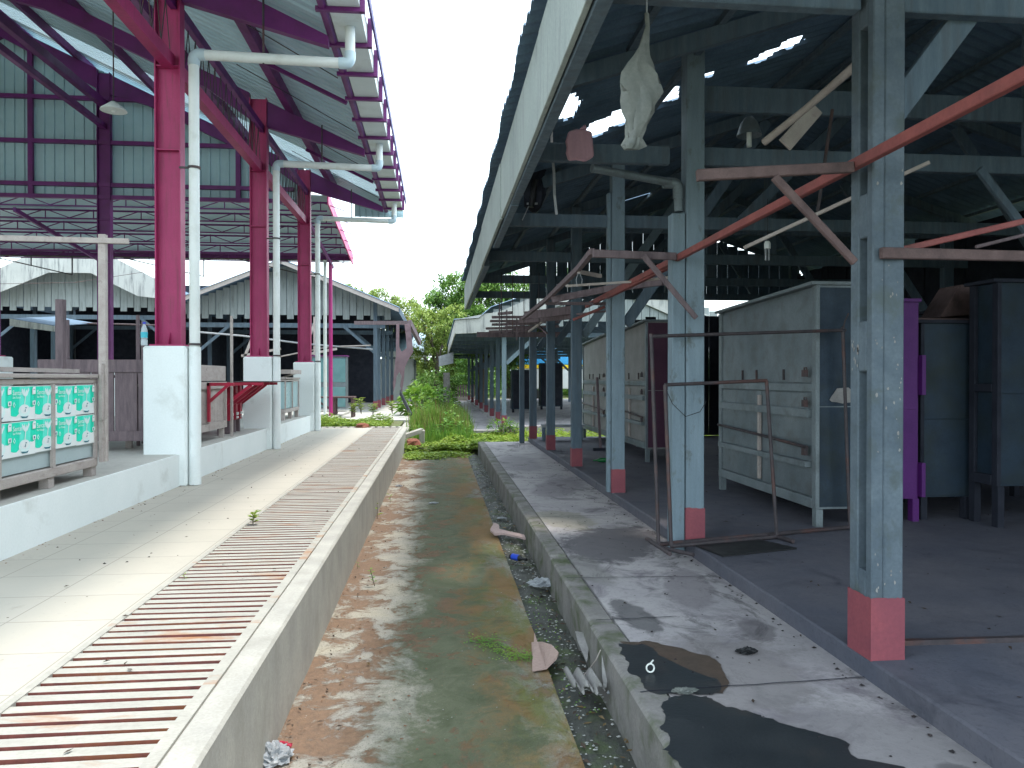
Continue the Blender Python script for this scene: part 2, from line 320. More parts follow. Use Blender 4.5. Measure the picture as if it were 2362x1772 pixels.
def solo(name, mb, mat, label, cat, group=None, **k):
    xs = [v[0] for v in mb.v]; ys = [v[1] for v in mb.v]; zs = [v[2] for v in mb.v]
    o = make(name, mb, mat, ((min(xs)+max(xs))/2, (min(ys)+max(ys))/2, min(zs)), None, **k); return tag(o, label, cat, group)
def struct(name, mb, mat, kind='structure', **k):
    o = make(name, mb, mat, (0, 0, 0), None, **k); o['kind'] = kind; return o
def children(o): return [c for c in bpy.data.objects if c.parent == o]
def copy_tree(o, off, label=None, parent=None):
    c = o.copy(); COL.objects.link(c)
    if parent: c.parent = parent
    else:
        c.location = Vector(o.location)+Vector(off)
        if label: c['label'] = label
    for ch in children(o): copy_tree(ch, off, None, c)
    return c
def grid(mb, x0, x1, y0, y1, z, nx, ny, amp=0, sc=1., m=0, zf=None):
    base = len(mb.v)
    for j in range(ny+1):
        for i in range(nx+1):
            x = x0+(x1-x0)*i/nx; y = y0+(y1-y0)*j/ny
            zz = z if zf is None else zf(x, y)
            mb.v.append((x, y, zz+amp*noise.noise(Vector((x*sc, y*sc, 3.1)))))
    for j in range(ny):
        for i in range(nx):
            a = base+j*(nx+1)+i; mb.f.append((a, a+1, a+nx+2, a+nx+1)); mb.m.append(m)
    return mb
def text_mesh(s, size, align='CENTER'):
    cu = bpy.data.curves.new('t', 'FONT'); cu.body = s; cu.size = size; cu.align_x = align; cu.resolution_u = 3
    ob = bpy.data.objects.new('t', cu); COL.objects.link(ob); dg = bpy.context.evaluated_depsgraph_get(); dg.update()
    me = bpy.data.meshes.new_from_object(ob.evaluated_get(dg)); vs = [tuple(v.co) for v in me.vertices]; fs = [tuple(p.vertices) for p in me.polygons]
    bpy.data.objects.remove(ob); return vs, fs
def jag(poly, seg, amp, z=None):
    out = []; n = len(poly)
    for i in range(n):
        a = Vector(poly[i]); b = Vector(poly[(i+1) % n]); k = max(1, int((b-a).length/seg))
        for j in range(k):
            p = a.lerp(b, j/k); q = noise.noise_vector(p*9)*amp*1.5 + noise.noise_vector(p*31)*amp*.7; q.z = 0; out.append(p+q)
    return out
# ------------------------------------------------------------------ the setting
XW, XKF, XG0, XG1 = -.71, -.832, -.85, -1.51        # kerb face, kerb inner edge, grate right edge, grate left edge
ZL, ZP, ZR, ZF = .45, .79, .24, .33                  # left walk, plinth, right platform, shelter floor
PX = 2.745                                            # plinth face at -PX
YE = 17.7
g = MB(); grid(g, -400, 400, -60, 500, -.06, 40, 40); struct('ground', g, 'soil')
a = MB(); grid(a, XW, .60, -1, 16.6, 0, 24, 220, .012, 2.3); grid(a, XW, .60, 16.6, 18, -.01, 6, 6); struct('alley_path', a, 'alley')
a = MB(); grid(a, .56, .86, -1, 16.5, -.03, 10, 200, .03, 7, zf=lambda x, y: -.035+.02*math.cos((x-.7)*14)); struct('gutter_bed', a, 'gutter_sludge')
a = MB(); a.box(XKF, XW, -1, YE, -.1, ZL+.004)
struct('left_kerb', a, KERB, bevel=.012)
a = MB(); a.box(-PX-.02, XG1-.01, -1, YE, .1, ZL); struct('left_walkway', a, 'tile')
a = MB(); a.box(XG1-.05, XKF, -1, YE, .05, .12); a.box(XG1-.012, XG1, -1, YE, .12, ZL-.01); a.box(XKF-.004, XKF-.03, -1, YE, .12, ZL-.008)
struct('drain_trench', a, 'trench')
a = MB()
for i, (y0, y1, dx, dz) in enumerate(((-1, 4.1, .02, 0), (4.13, 5.7, .005, -.01), (5.72, 9.2, 0, 0), (9.22, 16.05, .008, .004))):
    a.box(.855-dx, .99, y0, y1, -.1, ZR+dz)
struct('right_kerb', a, KERBR, bevel=.014)
a = MB(); a.box(.99, 2.1, -1, 16.05, -.05, ZR-.004); struct('right_platform', a, 'platform_concrete')
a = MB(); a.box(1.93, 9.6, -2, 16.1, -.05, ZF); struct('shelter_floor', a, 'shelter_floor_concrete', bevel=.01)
a = MB(); a.box(-20, -PX, -2, 16.75, -.05, ZP-.002); struct('plinth_floor', a, 'plinth_floor_concrete')
a = MB(); a.box(-PX, -PX+.012, -1, 16.75, .4, ZP); a.box(-20, -PX+.012, 16.75, 16.765, .2, ZP); struct('plinth_face', a, PLAS, bevel=.004)
# beyond the alley: low slabs, paths to the far sheds
a = MB(); a.box(-20, -.95, YE+.02, 21.2, 0, .40); struct('weed_strip', a, 'soil')
a = MB(); a.box(-2.9, -.78, 21.2, 46, 0, .43); a.box(-22, -2.9, 21.2, 46, 0, .50); struct('far_left_walkway', a, 'plinth_floor_concrete')
a = MB(); a.box(-.92, -.72, YE+.05, 46, 0, .36); struct('far_left_kerb', a, KERB)
a = MB(); a.box(.8, 1.75, 19.8, 46, -.02, .22); a.box(1.75, 9, 19.8, 46, -.02, .32); struct('far_right_platform', a, 'platform_concrete')
a = MB(); grid(a, -.7, .8, 16.5, 46, .02, 6, 60, .12, .7); grid(a, .8, 9.6, 16.15, 19.8, .1, 20, 10, .1, 1.1); struct('overgrown_bed', a, 'soil')
# puddles and damp patches on the right platform
def patch(name, px, mat, z, amp=.02):
    poly = [atZ(u, v, z) for u, v in px]; c = sum((p for p in poly), Vector())/len(poly)
    pts = jag(poly, .022, amp*.8); mb = MB(); mb.face([(p.x, p.y, z) for p in pts]); struct(name, mb, mat)
patch('puddle', [(1426, 1486), (1486, 1484), (1508, 1494), (1528, 1512), (1589, 1541), (1640, 1562), (1668, 1582), (1672, 1598), (1600, 1600), (1508, 1598), (1478, 1578), (1455, 1548), (1441, 1512)], PUDD, ZR+.002, .032)
patch('damp_stain', [(1428, 1480), (1500, 1478), (1560, 1494), (1640, 1515), (1672, 1552), (1680, 1578), (1672, 1600), (1600, 1590), (1530, 1560), (1500, 1520)], MUD, ZR+.0005)
patch('puddle', [(1517, 1674), (1537, 1640), (1530, 1606), (1616, 1602), (1664, 1629), (1745, 1640), (1800, 1670), (1880, 1690), (1935, 1708), (1985, 1745), (2080, 1768), (2200, 1790), (2250, 1850), (1600, 1850), (1560, 1760)], PUDD, ZR+.0025, .042)
for k, (p0, p1) in enumerate(((( .87, 3.18), (1.925, 3.24)), ((.87, 5.05), (1.9, 5.0)), ((.88, 7.3), (1.92, 7.32)), ((.88, 9.9), (1.9, 9.85)), ((.88, 4.15), (1.35, 4.17)))):
    a = MB(); n = 24; pts = []
    for i in range(n+1):
        t = i/n; pts.append(Vector((p0[0]+(p1[0]-p0[0])*t, p0[1]+(p1[1]-p0[1])*t+.012*noise.noise(Vector((t*9, k, 0))), ZR+.0032+.0003*k)))
    for i in range(n): a.face([pts[i]-Vector((0, .004, 0)), pts[i+1]-Vector((0, .004, 0)), pts[i+1]+Vector((0, .004, 0)), pts[i]+Vector((0, .004, 0))])
    struct('slab_joint', a, DARKC)
# ------------------------------------------------------------------ drain grating
gr = thing('drain_grating', 'long slatted drain grating with rusty gaps beside the left kerb', 'drain grating', (-1.2, 8, ZL))
CONC = M('cement_bar', (.41, .395, .355), (.32, .31, .28), 3, .8, .3, stretch=(1, 3, 1), dirt=(.30, .15, .075), dirtamt=(.56, .7), dirtscale=1.7, fineamt=.4)
a = MB(); y = 1.3; i = 0
while y < YE-.1:
    j = random.uniform(-.006, .006); zz = random.uniform(-.0015, .001); x0, x1 = XG1+.02, XG0-.02
    a.raw([(x0, y+j, ZL+.003+zz), (x1, y-j, ZL+.003+zz), (x1, y-j+.056, ZL+.003+zz), (x0, y+j+.056, ZL+.003+zz), (x0, y+j, ZL-.06), (x1, y-j, ZL-.06), (x1, y-j+.056, ZL-.06), (x0, y+j+.056, ZL-.06)],
          [(0, 1, 2, 3)], 0)
    k = len(a.v)-8
    for q in ((0, 4, 5, 1), (1, 5, 6, 2), (2, 6, 7, 3), (3, 7, 4, 0), (4, 7, 6, 5)): a.f.append(tuple(k+t for t in q)); a.m.append(1)
    y += .0842
part('bars', a, [CONC, RUST], gr)
a = MB(); a.box(XG1-.006, XG1+.024, 1.3, YE-.05, ZL-.05, ZL+.007); a.box(XG0-.024, XG0+.022, 1.3, YE-.05, ZL-.05, ZL+.007); part('frame', a, [CONC], gr)
a = MB(); a.box(-1.16, -1.137, 1.3, YE-.05, ZL-.05, ZL-.012); part('centre_rib', a, [CONC], gr)
cg = thing('drain_grating', 'short cross drain grating at the far end of the left walkway', 'drain grating', (-2, YE-.1, ZL))
a = MB(); x = -4.6
while x < -.9: a.box(x, x+.09, YE-.02, YE+.26, ZL-.03, ZL+.006); x += .16
part('bars', a, [CONC], cg); a = MB(); a.box(-4.65, -.86, YE+.26, YE+.30, ZL-.05, ZL+.008); part('frame', a, [CONC], cg)
a = MB(); a.box(-4.6, -.86, YE, YE+.28, ZL-.2, ZL-.08); struct('cross_drain_trench', a, 'trench')
# ================================================================== LEFT: red steel market hall
YA = [8.23-4.23*1, 8.23+.22, 12.68, 16.85]                      # frames: one before A, then A, B, C
FR = [4.4, 8.55, 12.68, 16.88]
ROWS = [-2.90, -7.06, -11.14, -15.22]; RIDGE = -9.1
def roofz(x):                                                   # top of the rafters
    xx = x if x > RIDGE else 2*RIDGE-x
    return 1.6+3.79+.466*(-xx-1.24)
hall = thing('market_hall', 'crimson steel market hall with white pedestals on the left of the alley', 'market hall', (-2.98, 8.4, ZP))
def icol(mb, x, y, z0, z1, w=.27, d=.15):
    t = .014; mb.box(x-w/2, x-w/2+t, y-d/2, y+d/2, z0, z1); mb.box(x+w/2-t, x+w/2, y-d/2, y+d/2, z0, z1); mb.box(x-w/2+t, x+w/2-t, y-.006, y+.006, z0, z1)
for r, x in enumerate(ROWS):
    for k, y in enumerate(FR):
        if r > 1 and k == 0: continue
        xb = -2.66 if r == 0 else x+.24
        a = MB(); a.box(xb-.445, xb, y-.24, y+.24, .44 if r == 0 else ZP-.01, 1.94); p = part('pedestal', a, PLAS, hall, bevel=.02)
        a = MB(); zt = min(roofz(x)-.02, 8.6); icol(a, x, y, 1.96, zt)
        for z in (4.06, 4.96): a.box(x-.12, x+.12, y-.07, y-.006, z, z+.014); a.box(x-.12, x+.12, y+.006, y+.07, z, z+.014)
        c = part('column', a, CRIM if r == 0 else PURP, hall); a = MB(); a.box(x-.18, x+.18, y-.12, y+.12, 1.94, 1.962)
        for s in (-1, 1): a.raw([(x-.004, y+s*.01, 1.962), (x+.004, y+s*.01, 1.962), (x+.004, y+s*.09, 1.962), (x-.004, y+s*.09, 1.962), (x-.004, y+s*.01, 2.1), (x+.004, y+s*.01, 2.1)], [(0, 4, 5, 1), (0, 3, 4), (1, 5, 2), (3, 2, 5, 4), (0, 1, 2, 3)])
        part('base_plate', a, CRIM, c)
# longitudinal beams between columns
def lbeam(x, zc, w, h, y0, y1, mat=CRIM, name='edge_beam'):
    a = MB(); a.box(x-w/2, x+w/2, y0, y1, zc-h/2, zc+h/2); part(name, a, mat, hall, bevel=.004)
for k in range(3):
    lbeam(-2.90, 5.03, .12, .15, FR[k]+.01, FR[k+1]-.01)
    lbeam(-7.06, 7.42, .12, .17, FR[k]+.01, FR[k+1]-.01, PURP); lbeam(-7.06, 6.95, .1, .12, FR[k]+.01, FR[k+1]-.01, PURP)
    lbeam(-2.85, 5.66, .07, .12, FR[k]+.01, FR[k+1]-.01, PURP, 'upper_chord')
    a = MB(); n = 15                                            # light lattice web of the edge girder
    for i in range(n):
        y0 = FR[k]+.1+(FR[k+1]-FR[k]-.2)*i/n; y1 = FR[k]+.1+(FR[k+1]-FR[k]-.2)*(i+.5)/n
        a.tube([(-2.86, y0, 5.11), (-2.86, y1, 5.60)], .006, 5); a.tube([(-2.86, y1, 5.60), (-2.86, y1+(y1-y0), 5.11)], .006, 5)
    part('lattice_web', a, IRON, hall)
# rafters: deep at the column, thin at the eave
for k, y in enumerate(FR):
    a = MB()
    def seg(x0, h0, x1, h1):
        t = .05
        a.prism([(x0, y-t, roofz(x0)-h0), (x1, y-t, roofz(x1)-h1), (x1, y-t, roofz(x1)), (x0, y-t, roofz(x0))], (0, 2*t, 0))
    seg(-2.76, .42, -1.2, .11); seg(-3.7, .26, -3.04, .42); seg(-6.2, .26, -3.7, .26); seg(-6.92, .42, -6.2, .26); seg(RIDGE, .3, -7.2, .42)
    seg(-11.0, .4, RIDGE, .3); seg(-16.9, .25, -11.28, .4)
    part('rafter', a, PURP, hall)
# purlins (wide bands under the sheets) and slim rods between them
for x in (-2.38, -4.1, -5.85, -7.6, -8.9, -10.6, -12.4, -14.1, -15.9):
    z = roofz(x); s = -.466 if x > RIDGE else .466
    a = MB(); a.beam((x, 2.2, z+.075), (x, 17.5, z+.075), .17, .12, up=(-s if x > RIDGE else -s, 0, 1)); part('purlin', a, PURP, hall)
for y in (6.3, 10.55, 14.75):                                   # short ties under the eave panel, and cable ties
    a = MB(); a.beam((-2.5, y, roofz(-2.5)-.02), (-1.24, y, roofz(-1.24)-.02), .05, .05); part('eave_tie', a, PURP, hall)
for y in (5.2, 7.3, 9.5, 11.6, 13.7, 15.8):
    a = MB(); a.tube([(-2.9, y-.3, roofz(-2.9)-.02), (-1.25, y+.2, roofz(-1.25)-.02)], .007, 5); part('sag_rod', a, IRON, hall)
# eave channel, gutter, brackets
a = MB(); a.box(-1.22, -1.135, 2.2, 17.55, 5.39, 5.53); part('eave_channel', a, PURP, hall, bevel=.02)
a = MB(); y0, y1 = 2.2, 17.5
for (x0, x1, z0, z1) in ((-1.12, -.80, 5.42, 5.427), (-.807, -.80, 5.427, 5.65), (-1.12, -1.113, 5.427, 5.54)): a.box(x0, x1, y0, y1, z0, z1)
gt = part('gutter', a, GUT, hall)
y = 2.93
while y < 17.5:
    a = MB(); a.box(-1.25, -.785, y-.025, y+.025, 5.372, 5.417); a.box(-.795, -.745, y-.03, y+.03, 5.372, 5.70); part('gutter_bracket', a, PURP, hall); y += .835
a = MB(); a.box(-.745, -.72, 2.2, 17.55, 5.60, 5.72); part('eave_trim', a, M('blue_violet_trim', (.10, .06, .22), (.07, .05, .18), 4, .5, .05), hall)
# roof sheets: trapezoidal ribs running down the slope
def rib_sheet(xa, xb, y0, y1, zf, period=.19, hgt=.028, nx=2):
    mb = MB(); prof = []; y = y0
    while y < y1:
        for (t, h) in ((0, 0), (.5, 0), (.62, 1), (.88, 1)): prof.append((min(y+t*period, y1), h*hgt))
        y += period
    n = nx+1
    for (yy, h) in prof:
        for i in range(n):
            x = xa+(xb-xa)*i/nx; mb.v.append((x, yy, zf(x)+h))
    for j in range(len(prof)-1):
        for i in range(nx): a0 = j*n+i; mb.f.append((a0, a0+1, a0+n+1, a0+n)); mb.m.append(0)
    return mb
RZ = lambda x: roofz(x)+.14
part('roof_sheets', rib_sheet(-1.13, RIDGE, 2.0, 15.55, RZ), ZINC, hall, solid=.003)
m_, n_, b_ = nodes('brightened_sheet'); b_.inputs['Base Color'].default_value = (.62, .70, .72, 1); b_.inputs['Roughness'].default_value = .4  # ordinary roof sheet made translucent, standing in for light caught on it
tr = n_.nodes.new('ShaderNodeBsdfTranslucent'); tr.inputs[0].default_value = (.7, .8, .85, 1); ms = n_.nodes.new('ShaderNodeMixShader'); ms.inputs[0].default_value = .35
n_.links.new(b_.outputs[0], ms.inputs[1]); n_.links.new(tr.outputs[0], ms.inputs[2]); n_.links.new(ms.outputs[0], n_.nodes['Material Output'].inputs[0])
part('brightened_roof_strip', rib_sheet(-1.13, RIDGE, 15.56, 16.6, RZ), m_, hall, solid=.003)
part('roof_sheets', rib_sheet(-1.13, RIDGE, 16.61, 17.6, RZ), ZINC, hall, solid=.003)
part('roof_sheets', rib_sheet(RIDGE, -17.4, 2.0, 17.6, RZ), ZINC, hall, solid=.003)
# end gable wall of ribbed sheets, rails and posts
a = MB(); x = -16.9; pr = .2; pts = []
while x < -3.0:
    for (t, h) in ((0, 0), (.72, 0), (.78, 1), (.94, 1)): pts.append((x+t*pr, h*.03))
    x += pr
i0 = 0
for (x, h) in pts: a.v.append((x, 16.97-h, 5.43)); a.v.append((x, 16.97-h, roofz(x)+.02))
for i in range(len(pts)-1): a.f.append((2*i, 2*i+2, 2*i+3, 2*i+1)); a.m.append(0)
part('gable_sheets', a, ZINC2, hall, solid=.003)
for z in (5.46, 5.72, 6.62, 7.55):
    xr = -1.24-(z-5.39)/.466-.2; xr = min(xr, -3.12) if z > 5.8 else -3.12
    a = MB(); a.box(2*RIDGE-xr, xr, 16.84, 16.93, z-.05, z+.03); part('gable_rail', a, PURP, hall)
for x in (-4.3, -8.55, -10.2, -13.2):
    a = MB(); a.box(x-.05, x+.05, 16.85, 16.92, 5.4, roofz(x)-.28); part('gable_post', a, PURP, hall)
a = MB(); x = -1.9; pts = []
while x < -.78: 
    for (t, h) in ((0, 0), (.72, 0), (.78, 1), (.94, 1)): pts.append((x+t*.14, h*.02))
    x += .14
for (x, h) in pts: a.v.append((x, 17.62+h, 5.30)); a.v.append((x, 17.62+h, max(5.6, roofz(x)+.1)))
for i in range(len(pts)-1): a.f.append((2*i, 2*i+2, 2*i+3, 2*i+1)); a.m.append(0)
part('end_flashing', a, ZINC2, hall, solid=.003)
# drainpipes
def elbow(mb, c, d1, d2, r, R_=.07, n=7):
    c = Vector(c); d1 = Vector(d1); d2 = Vector(d2)
    pts = [c+d1*R_*(1-t)**2+d2*R_*t**2 for t in [i/n for i in range(n+1)]]
    pts = [c+d1*.12]+pts+[c+d2*.12]; mb.tube(pts, r, 16)
for k, y in enumerate((FR[1]-.16, FR[2]-.16, FR[3]-.16)):
    xp, zh, xo = -2.595, 5.06, -.95; r = .054
    a = MB(); a.tube([(xp, y, .455), (xp, y, 1.93)], .062, 16); dp = part('drainpipe', a, PLAS, hall, smooth=True, label='lower pipe painted over in white')
    a = MB(); a.tube([(xp, y, 1.93), (xp, y, zh-.1)], r, 16); a.tube([(xp+.1, y, zh), (xo-.09, y, zh-.03)], r, 16); a.tube([(xo, y, zh+.07), (xo, y, 5.42)], r, 16)
    dp = part('drainpipe', a, PVC, hall, smooth=True)
    a = MB(); elbow(a, (xp, y, zh), (0, 0, -1), (1, 0, 0), r+.007); part('elbow', a, PVCJ, dp, smooth=True); a = MB(); elbow(a, (xo, y, zh-.03), (-1, 0, 0), (0, 0, 1), r+.007); part('elbow', a, PVCJ, dp, smooth=True)
    for z in (1.96, 3.85): a = MB(); a.tube([(xp, y, z-.012), (xp, y, z+.012)], r+.012, 14); part('clamp', a, IRON, dp)
    a = MB(); a.box(-2.75, xp, y-.01, y+.01, 3.84, 3.86); part('clamp_arm', a, IRON, dp); a = MB(); a.tube([(-1.87, y-.0, zh-.07), (-1.87, y, zh+.07), (-1.87, y, roofz(-1.87)+.02)], .012, 6); part('hanger', a, IRON, dp)
# ------------------------------------------------------------------ annex roof beyond, with lattice purlins
an = thing('open_shed', 'low open shed with pink fascia and lattice roof trusses beyond the hall', 'shed', (-3, 22, .4))
def aroof(y): return 5.85-(y-17.9)*.12
a = MB(); grid(a, -22, -2.56, 17.9, 22.9, 0, 100, 2, zf=lambda x, y: aroof(y)+.03*math.sin(x*33)); part('roof_sheets', a, ZINC, an, solid=.004)
a = MB(); a.prism([(-2.55, 17.85, aroof(17.85)-.22), (-2.55, 22.95, aroof(22.95)-.26), (-2.55, 22.95, aroof(22.95)+.05), (-2.55, 17.85, aroof(17.85)+.05)], (.03, 0, 0)); part('fascia', a, PINK, an)
a = MB(); a.box(-22, -2.56, 22.9, 22.93, aroof(22.9)-.16, aroof(22.9)+.0); part('fascia', a, PURP, an)
for k, y in enumerate((18.2, 19.1, 20.0, 20.9, 21.8, 22.6)):
    zt = aroof(y)-.06; h = .2; a = MB(); a.box(-22, -2.6, y-.02, y+.02, zt-.04, zt); a.box(-22, -2.6, y-.02, y+.02, zt-h-.03, zt-h)
    x = -22; i = 0
    while x < -3: a.beam((x, y, zt-h), (x+.55, y, zt), .02, .02); a.beam((x+.55, y, zt), (x+1.1, y, zt-h), .02, .02); a.box(x+.54, x+.56, y-.01, y+.01, zt-h, zt); x += 1.1
    part('lattice_purlin', a, PURP, an)
for x in (-3.1, -9.5, -12.7, -19):
    a = MB(); a.prism([(x, 18, aroof(18)-.5), (x, 22.7, aroof(22.7)-.45), (x, 22.7, aroof(22.7)-.36), (x, 18, aroof(18)-.40)], (.05, 0, 0)); part('rafter', a, PURP, an)
for x, m in ((-3.1, MAGE), (-12.72, MAGE), (-19, MAGE)):
    a = MB(); a.tube([(x, 22.35, .4), (x, 22.35, aroof(22.4)-.3)], .055, 12); part('pole', a, m, an, smooth=True)
    a = MB(); a.tube([(x-.15, 22.3, .4), (x-.15, 22.3, aroof(22.4)-.3)], .05, 10); part('pole', a, PVC, an, smooth=True, label='slim white pole beside the magenta one')
a = MB(); a.box(-22, -2.9, 22.5, 22.53, 5.02, 5.06); part('tie_rod', a, IRON, an)
for x in (-12.5, -8.9, -5.7):                                    # drooping triangular rods
    a = MB(); a.beam((x, 22.5, 5.02), (x+2.2, 22.5, 4.52), .03, .03); a.beam((x+2.2, 22.5, 4.52), (x+2.2, 22.5, 5.02), .03, .03); a.beam((x+1.1, 22.5, 4.77), (x+1.1, 22.5, 5.02), .025, .025)
    part('hanging_brace', a, IRON, an)
# ================================================================== RIGHT: old market shelter
sh = thing('market_shelter', 'old grey timber and concrete shelter with broken roof on the right of the alley', 'market shelter', (1.95, 8, ZF))
E0, Z0, SL, RX = .5, 3.66, .33, 4.9
def rz(x): return Z0+SL*(x-E0) if x <= RX else Z0+SL*(RX-E0)-SL*(x-RX)
def sleeve(x0, x1, y0, y1, h):
    mb = MB(); e = .005; x0 -= e; x1 += e; y0 -= e; y1 += e; loop = []
    for (ax, ay, bx, by) in ((x0, y0, x1, y0), (x1, y0, x1, y1), (x1, y1, x0, y1), (x0, y1, x0, y0)):
        for i in range(14): t = i/14; loop.append((ax+(bx-ax)*t, ay+(by-ay)*t))
    n = len(loop)
    for (x, y) in loop: mb.v.append((x, y, ZF-.002)); mb.v.append((x, y, ZF+h+.008*noise.noise(Vector((x*14, y*14, 1)))+.007*noise.noise(Vector((x*90, y*90, 1)))))
    for i in range(n): j = (i+1) % n; mb.f.append((2*i, 2*j, 2*j+1, 2*i+1)); mb.m.append(0)
    return mb
PY = [3.205+2.49*k for k in range(-1, 6)]
for k, y in enumerate(PY):
    zt = rz(1.98)-.10; last = k == 6
    a = MB()
    if k == 1:      # slotted concrete pillar
        x0, x1, ya, yb = 1.937, 2.088, y, y+.185
        sl = [(.62, 1.66), (1.86, 2.10), (2.28, 2.9), (3.05, 3.25)]
        a.box(x0+.055, x1, ya, yb, ZF-.01, zt)
        a.box(x0, x0+.055, ya, ya+.05, ZF-.01, zt); a.box(x0, x0+.055, yb-.07, yb, ZF-.01, zt)
        z = ZF-.01
        for (s0, s1) in ((.72, 1.63), (1.86, 2.24), (2.44, 3.2)): a.box(x0, x0+.055, ya+.05, yb-.07, z, s0); z = s1
        a.box(x0, x0+.055, ya+.05, yb-.07, z, zt); mat = PILL
        a2 = sleeve(x0, x1, ya, yb, .28)
    elif k == 2:
        a.box(1.92, 2.065, y, y+.14, ZF-.01, zt+.15); a.box(1.81, 1.913, y+.01, y+.13, ZR, 2.88); mat = BLUW
        a2 = sleeve(1.92, 2.065, y, y+.14, .26)
    else:
        x0 = 1.915; a.box(x0, x0+.145, y, y+.13, ZF-.01, zt); mat = BLUW if k in (0, 3) else WG
        if k == 3: a.box(x0-.045, x0-.004, y+.03, y+.11, ZF, zt-.4)
        if last: a.box(1.70, 1.80, y-.02, y+.09, ZR, 2.7)
        a2 = sleeve(x0, x0+.145, y, y+.13, .26)
    p = part('pillar', a, mat, sh, bevel=.006); part('painted_base', a2, REDB, p)
    yc = y+.09
    if k == 1:
        fl = MB(); rr = random.Random(4)
        for (cz, n_) in ((2.0, 6), (1.72, 9), (1.55, 7), (1.35, 5), (.72, 9), (2.5, 4)):
            for _ in range(n_):
                cx = rr.uniform(1.95, 2.08); z = cz+rr.gauss(0, .05); s = rr.uniform(.002, .007)
                fl.face([(cx+s*math.cos(t*.9)*rr.uniform(.5, 1.2), y-.0015, z+s*1.6*math.sin(t*.9)*rr.uniform(.5, 1.2)) for t in range(7)])
        for _ in range(16):
            cy = y+rr.uniform(.08, .17); z = rr.gauss(1.7, .1); s = rr.uniform(.003, .010); fl.face([(1.9355, cy+s*math.cos(t*.9)*rr.uniform(.5, 1.2), z+s*1.8*math.sin(t*.9)*rr.uniform(.5, 1.2)) for t in range(7)]) if not 1.63 > z > .72 and not 2.24 > z > 1.86 else None
        o_ = part('paint_flakes', fl, SHARD, p); o_['kind'] = 'stuff'
    # tie beams, upper tie, rafters, struts, inner posts
    a = MB(); a.box(.685, 1.912 if k != 2 else 1.805, yc-.035, yc+.03, 3.27, 3.41); a.box(2.06, 9.2, yc-.035, yc+.03, 3.27, 3.41); part('tie_beam', a, WG, sh, bevel=.005)
    if k in (1, 2, 4): a = MB(); a.box(2.06, 7.6, yc+.035, yc+.09, 3.72, 3.92); part('upper_tie', a, WG, sh, bevel=.005)
    yr = 5.2 if k == 2 else yc; a = MB(); a.beam((.69, yr, rz(.69)-.12), (RX, yr, rz(RX)-.12), .06, .12); a.beam((RX, yr, rz(RX)-.12), (9.3, yr, rz(9.3)-.12), .06, .12); part('rafter', a, WG, sh)
    for (p0, p1) in (((2.1, yc+.05, 2.2 if k > 2 else 2.82), (3.75 if k > 2 else 3.3, yc+.05, rz(3.75 if k > 2 else 3.3)-.2)), ((7.6, yc+.05, 2.3), (6.05, yc+.05, rz(6.05)-.2)), ((3.4, yc-.05, 3.36), (4.8, yc-.05, 4.75)))[1 if k == 2 else 0:2 if k in (1, 2) else 3]:
        a = MB(); a.beam(p0, p1, .05, .12); part('strut', a, BLUW if (p0[0] == 2.1 and k == 4) else WG, sh, bevel=.004)
    a = MB(); a.box(4.83, 4.97, yc-.06, yc+.06, 3.42, rz(4.9)-.16); part('king_post', a, WG, sh)
    a = MB(); a.box(7.62, 7.76, yc-.06, yc+.06, ZF, rz(7.7)-.16); part('pillar', a, WG, sh, label='inner timber post on the far side of the shelter')
# long members
for x in (.72, 1.35, 2.0, 2.75, 3.5, 4.2, 4.8, 5.6, 6.4, 7.2, 8.0, 8.8):
    for y0, y1 in (((.5, 5.25), (8.3, 16.2)) if x in (1.35, 2.75) else ((.5, 16.2),)):
        a = MB(); a.beam((x, y0, rz(x)-.035), (x, y1, rz(x)-.035), .05, .045); part('purlin', a, WG, sh)
# fascia boards with their overhang, slightly out of line from board to board
ys = [.3, 4.3, 6.95, 9.9, 13.0, 16.35]
for i in range(5):
    j = (0, .004, -.006, .005, -.003)[i]; a = MB(); a.box(.575+j, .603+j, ys[i]+.004, ys[i+1], 3.07+j, 3.585+j); part('fascia', a, FASC, sh, bevel=.003)
for i, (y0, y1, dz) in enumerate(((.3, 6.3, 0), (6.33, 8.4, -.012), (9.9, 16.2, .005))):
    a = MB(); a.box(.612, .68, y0, y1, 3.06+dz, 3.20+dz); part('fascia_backing', a, WG, sh, bevel=.004)
# corrugated roof with holes
holes = [[(1302, 210), (1342, 236), (1334, 262), (1322, 280), (1298, 282), (1279, 272)], [(1345, 300), (1400, 272), (1440, 252), (1566, 199), (1568, 229), (1368, 320), (1352, 312)],
         [(1719, 153), (1733, 140), (1760, 128), (1848, 82), (1857, 96), (1800, 125), (1752, 146), (1722, 157)], [(1619, 179), (1632, 172), (1647, 173), (1644, 180), (1622, 183)]]
hp = [[atRoof(u, v, E0, Z0, SL) for u, v in h] for h in holes]
hp += [[(6.0, 5.0, 0), (6.35, 5.0, 0), (6.35, 5.06, 0), (6.0, 5.07, 0)], [(3.0, 12.2, 0), (3.5, 12.2, 0), (3.5, 12.3, 0), (3.0, 12.3, 0)], [(3.9, 14.2, 0), (4.6, 14.2, 0), (4.6, 14.33, 0), (3.9, 14.3, 0)]]
def inside(x, y, P):
    c = False; n = len(P)
    for i in range(n):
        x1, y1 = P[i][0], P[i][1]; x2, y2 = P[(i+1) % n][0], P[(i+1) % n][1]
        if (y1 > y) != (y2 > y) and x < (x2-x1)*(y-y1)/(y2-y1)+x1: c = not c
    return c
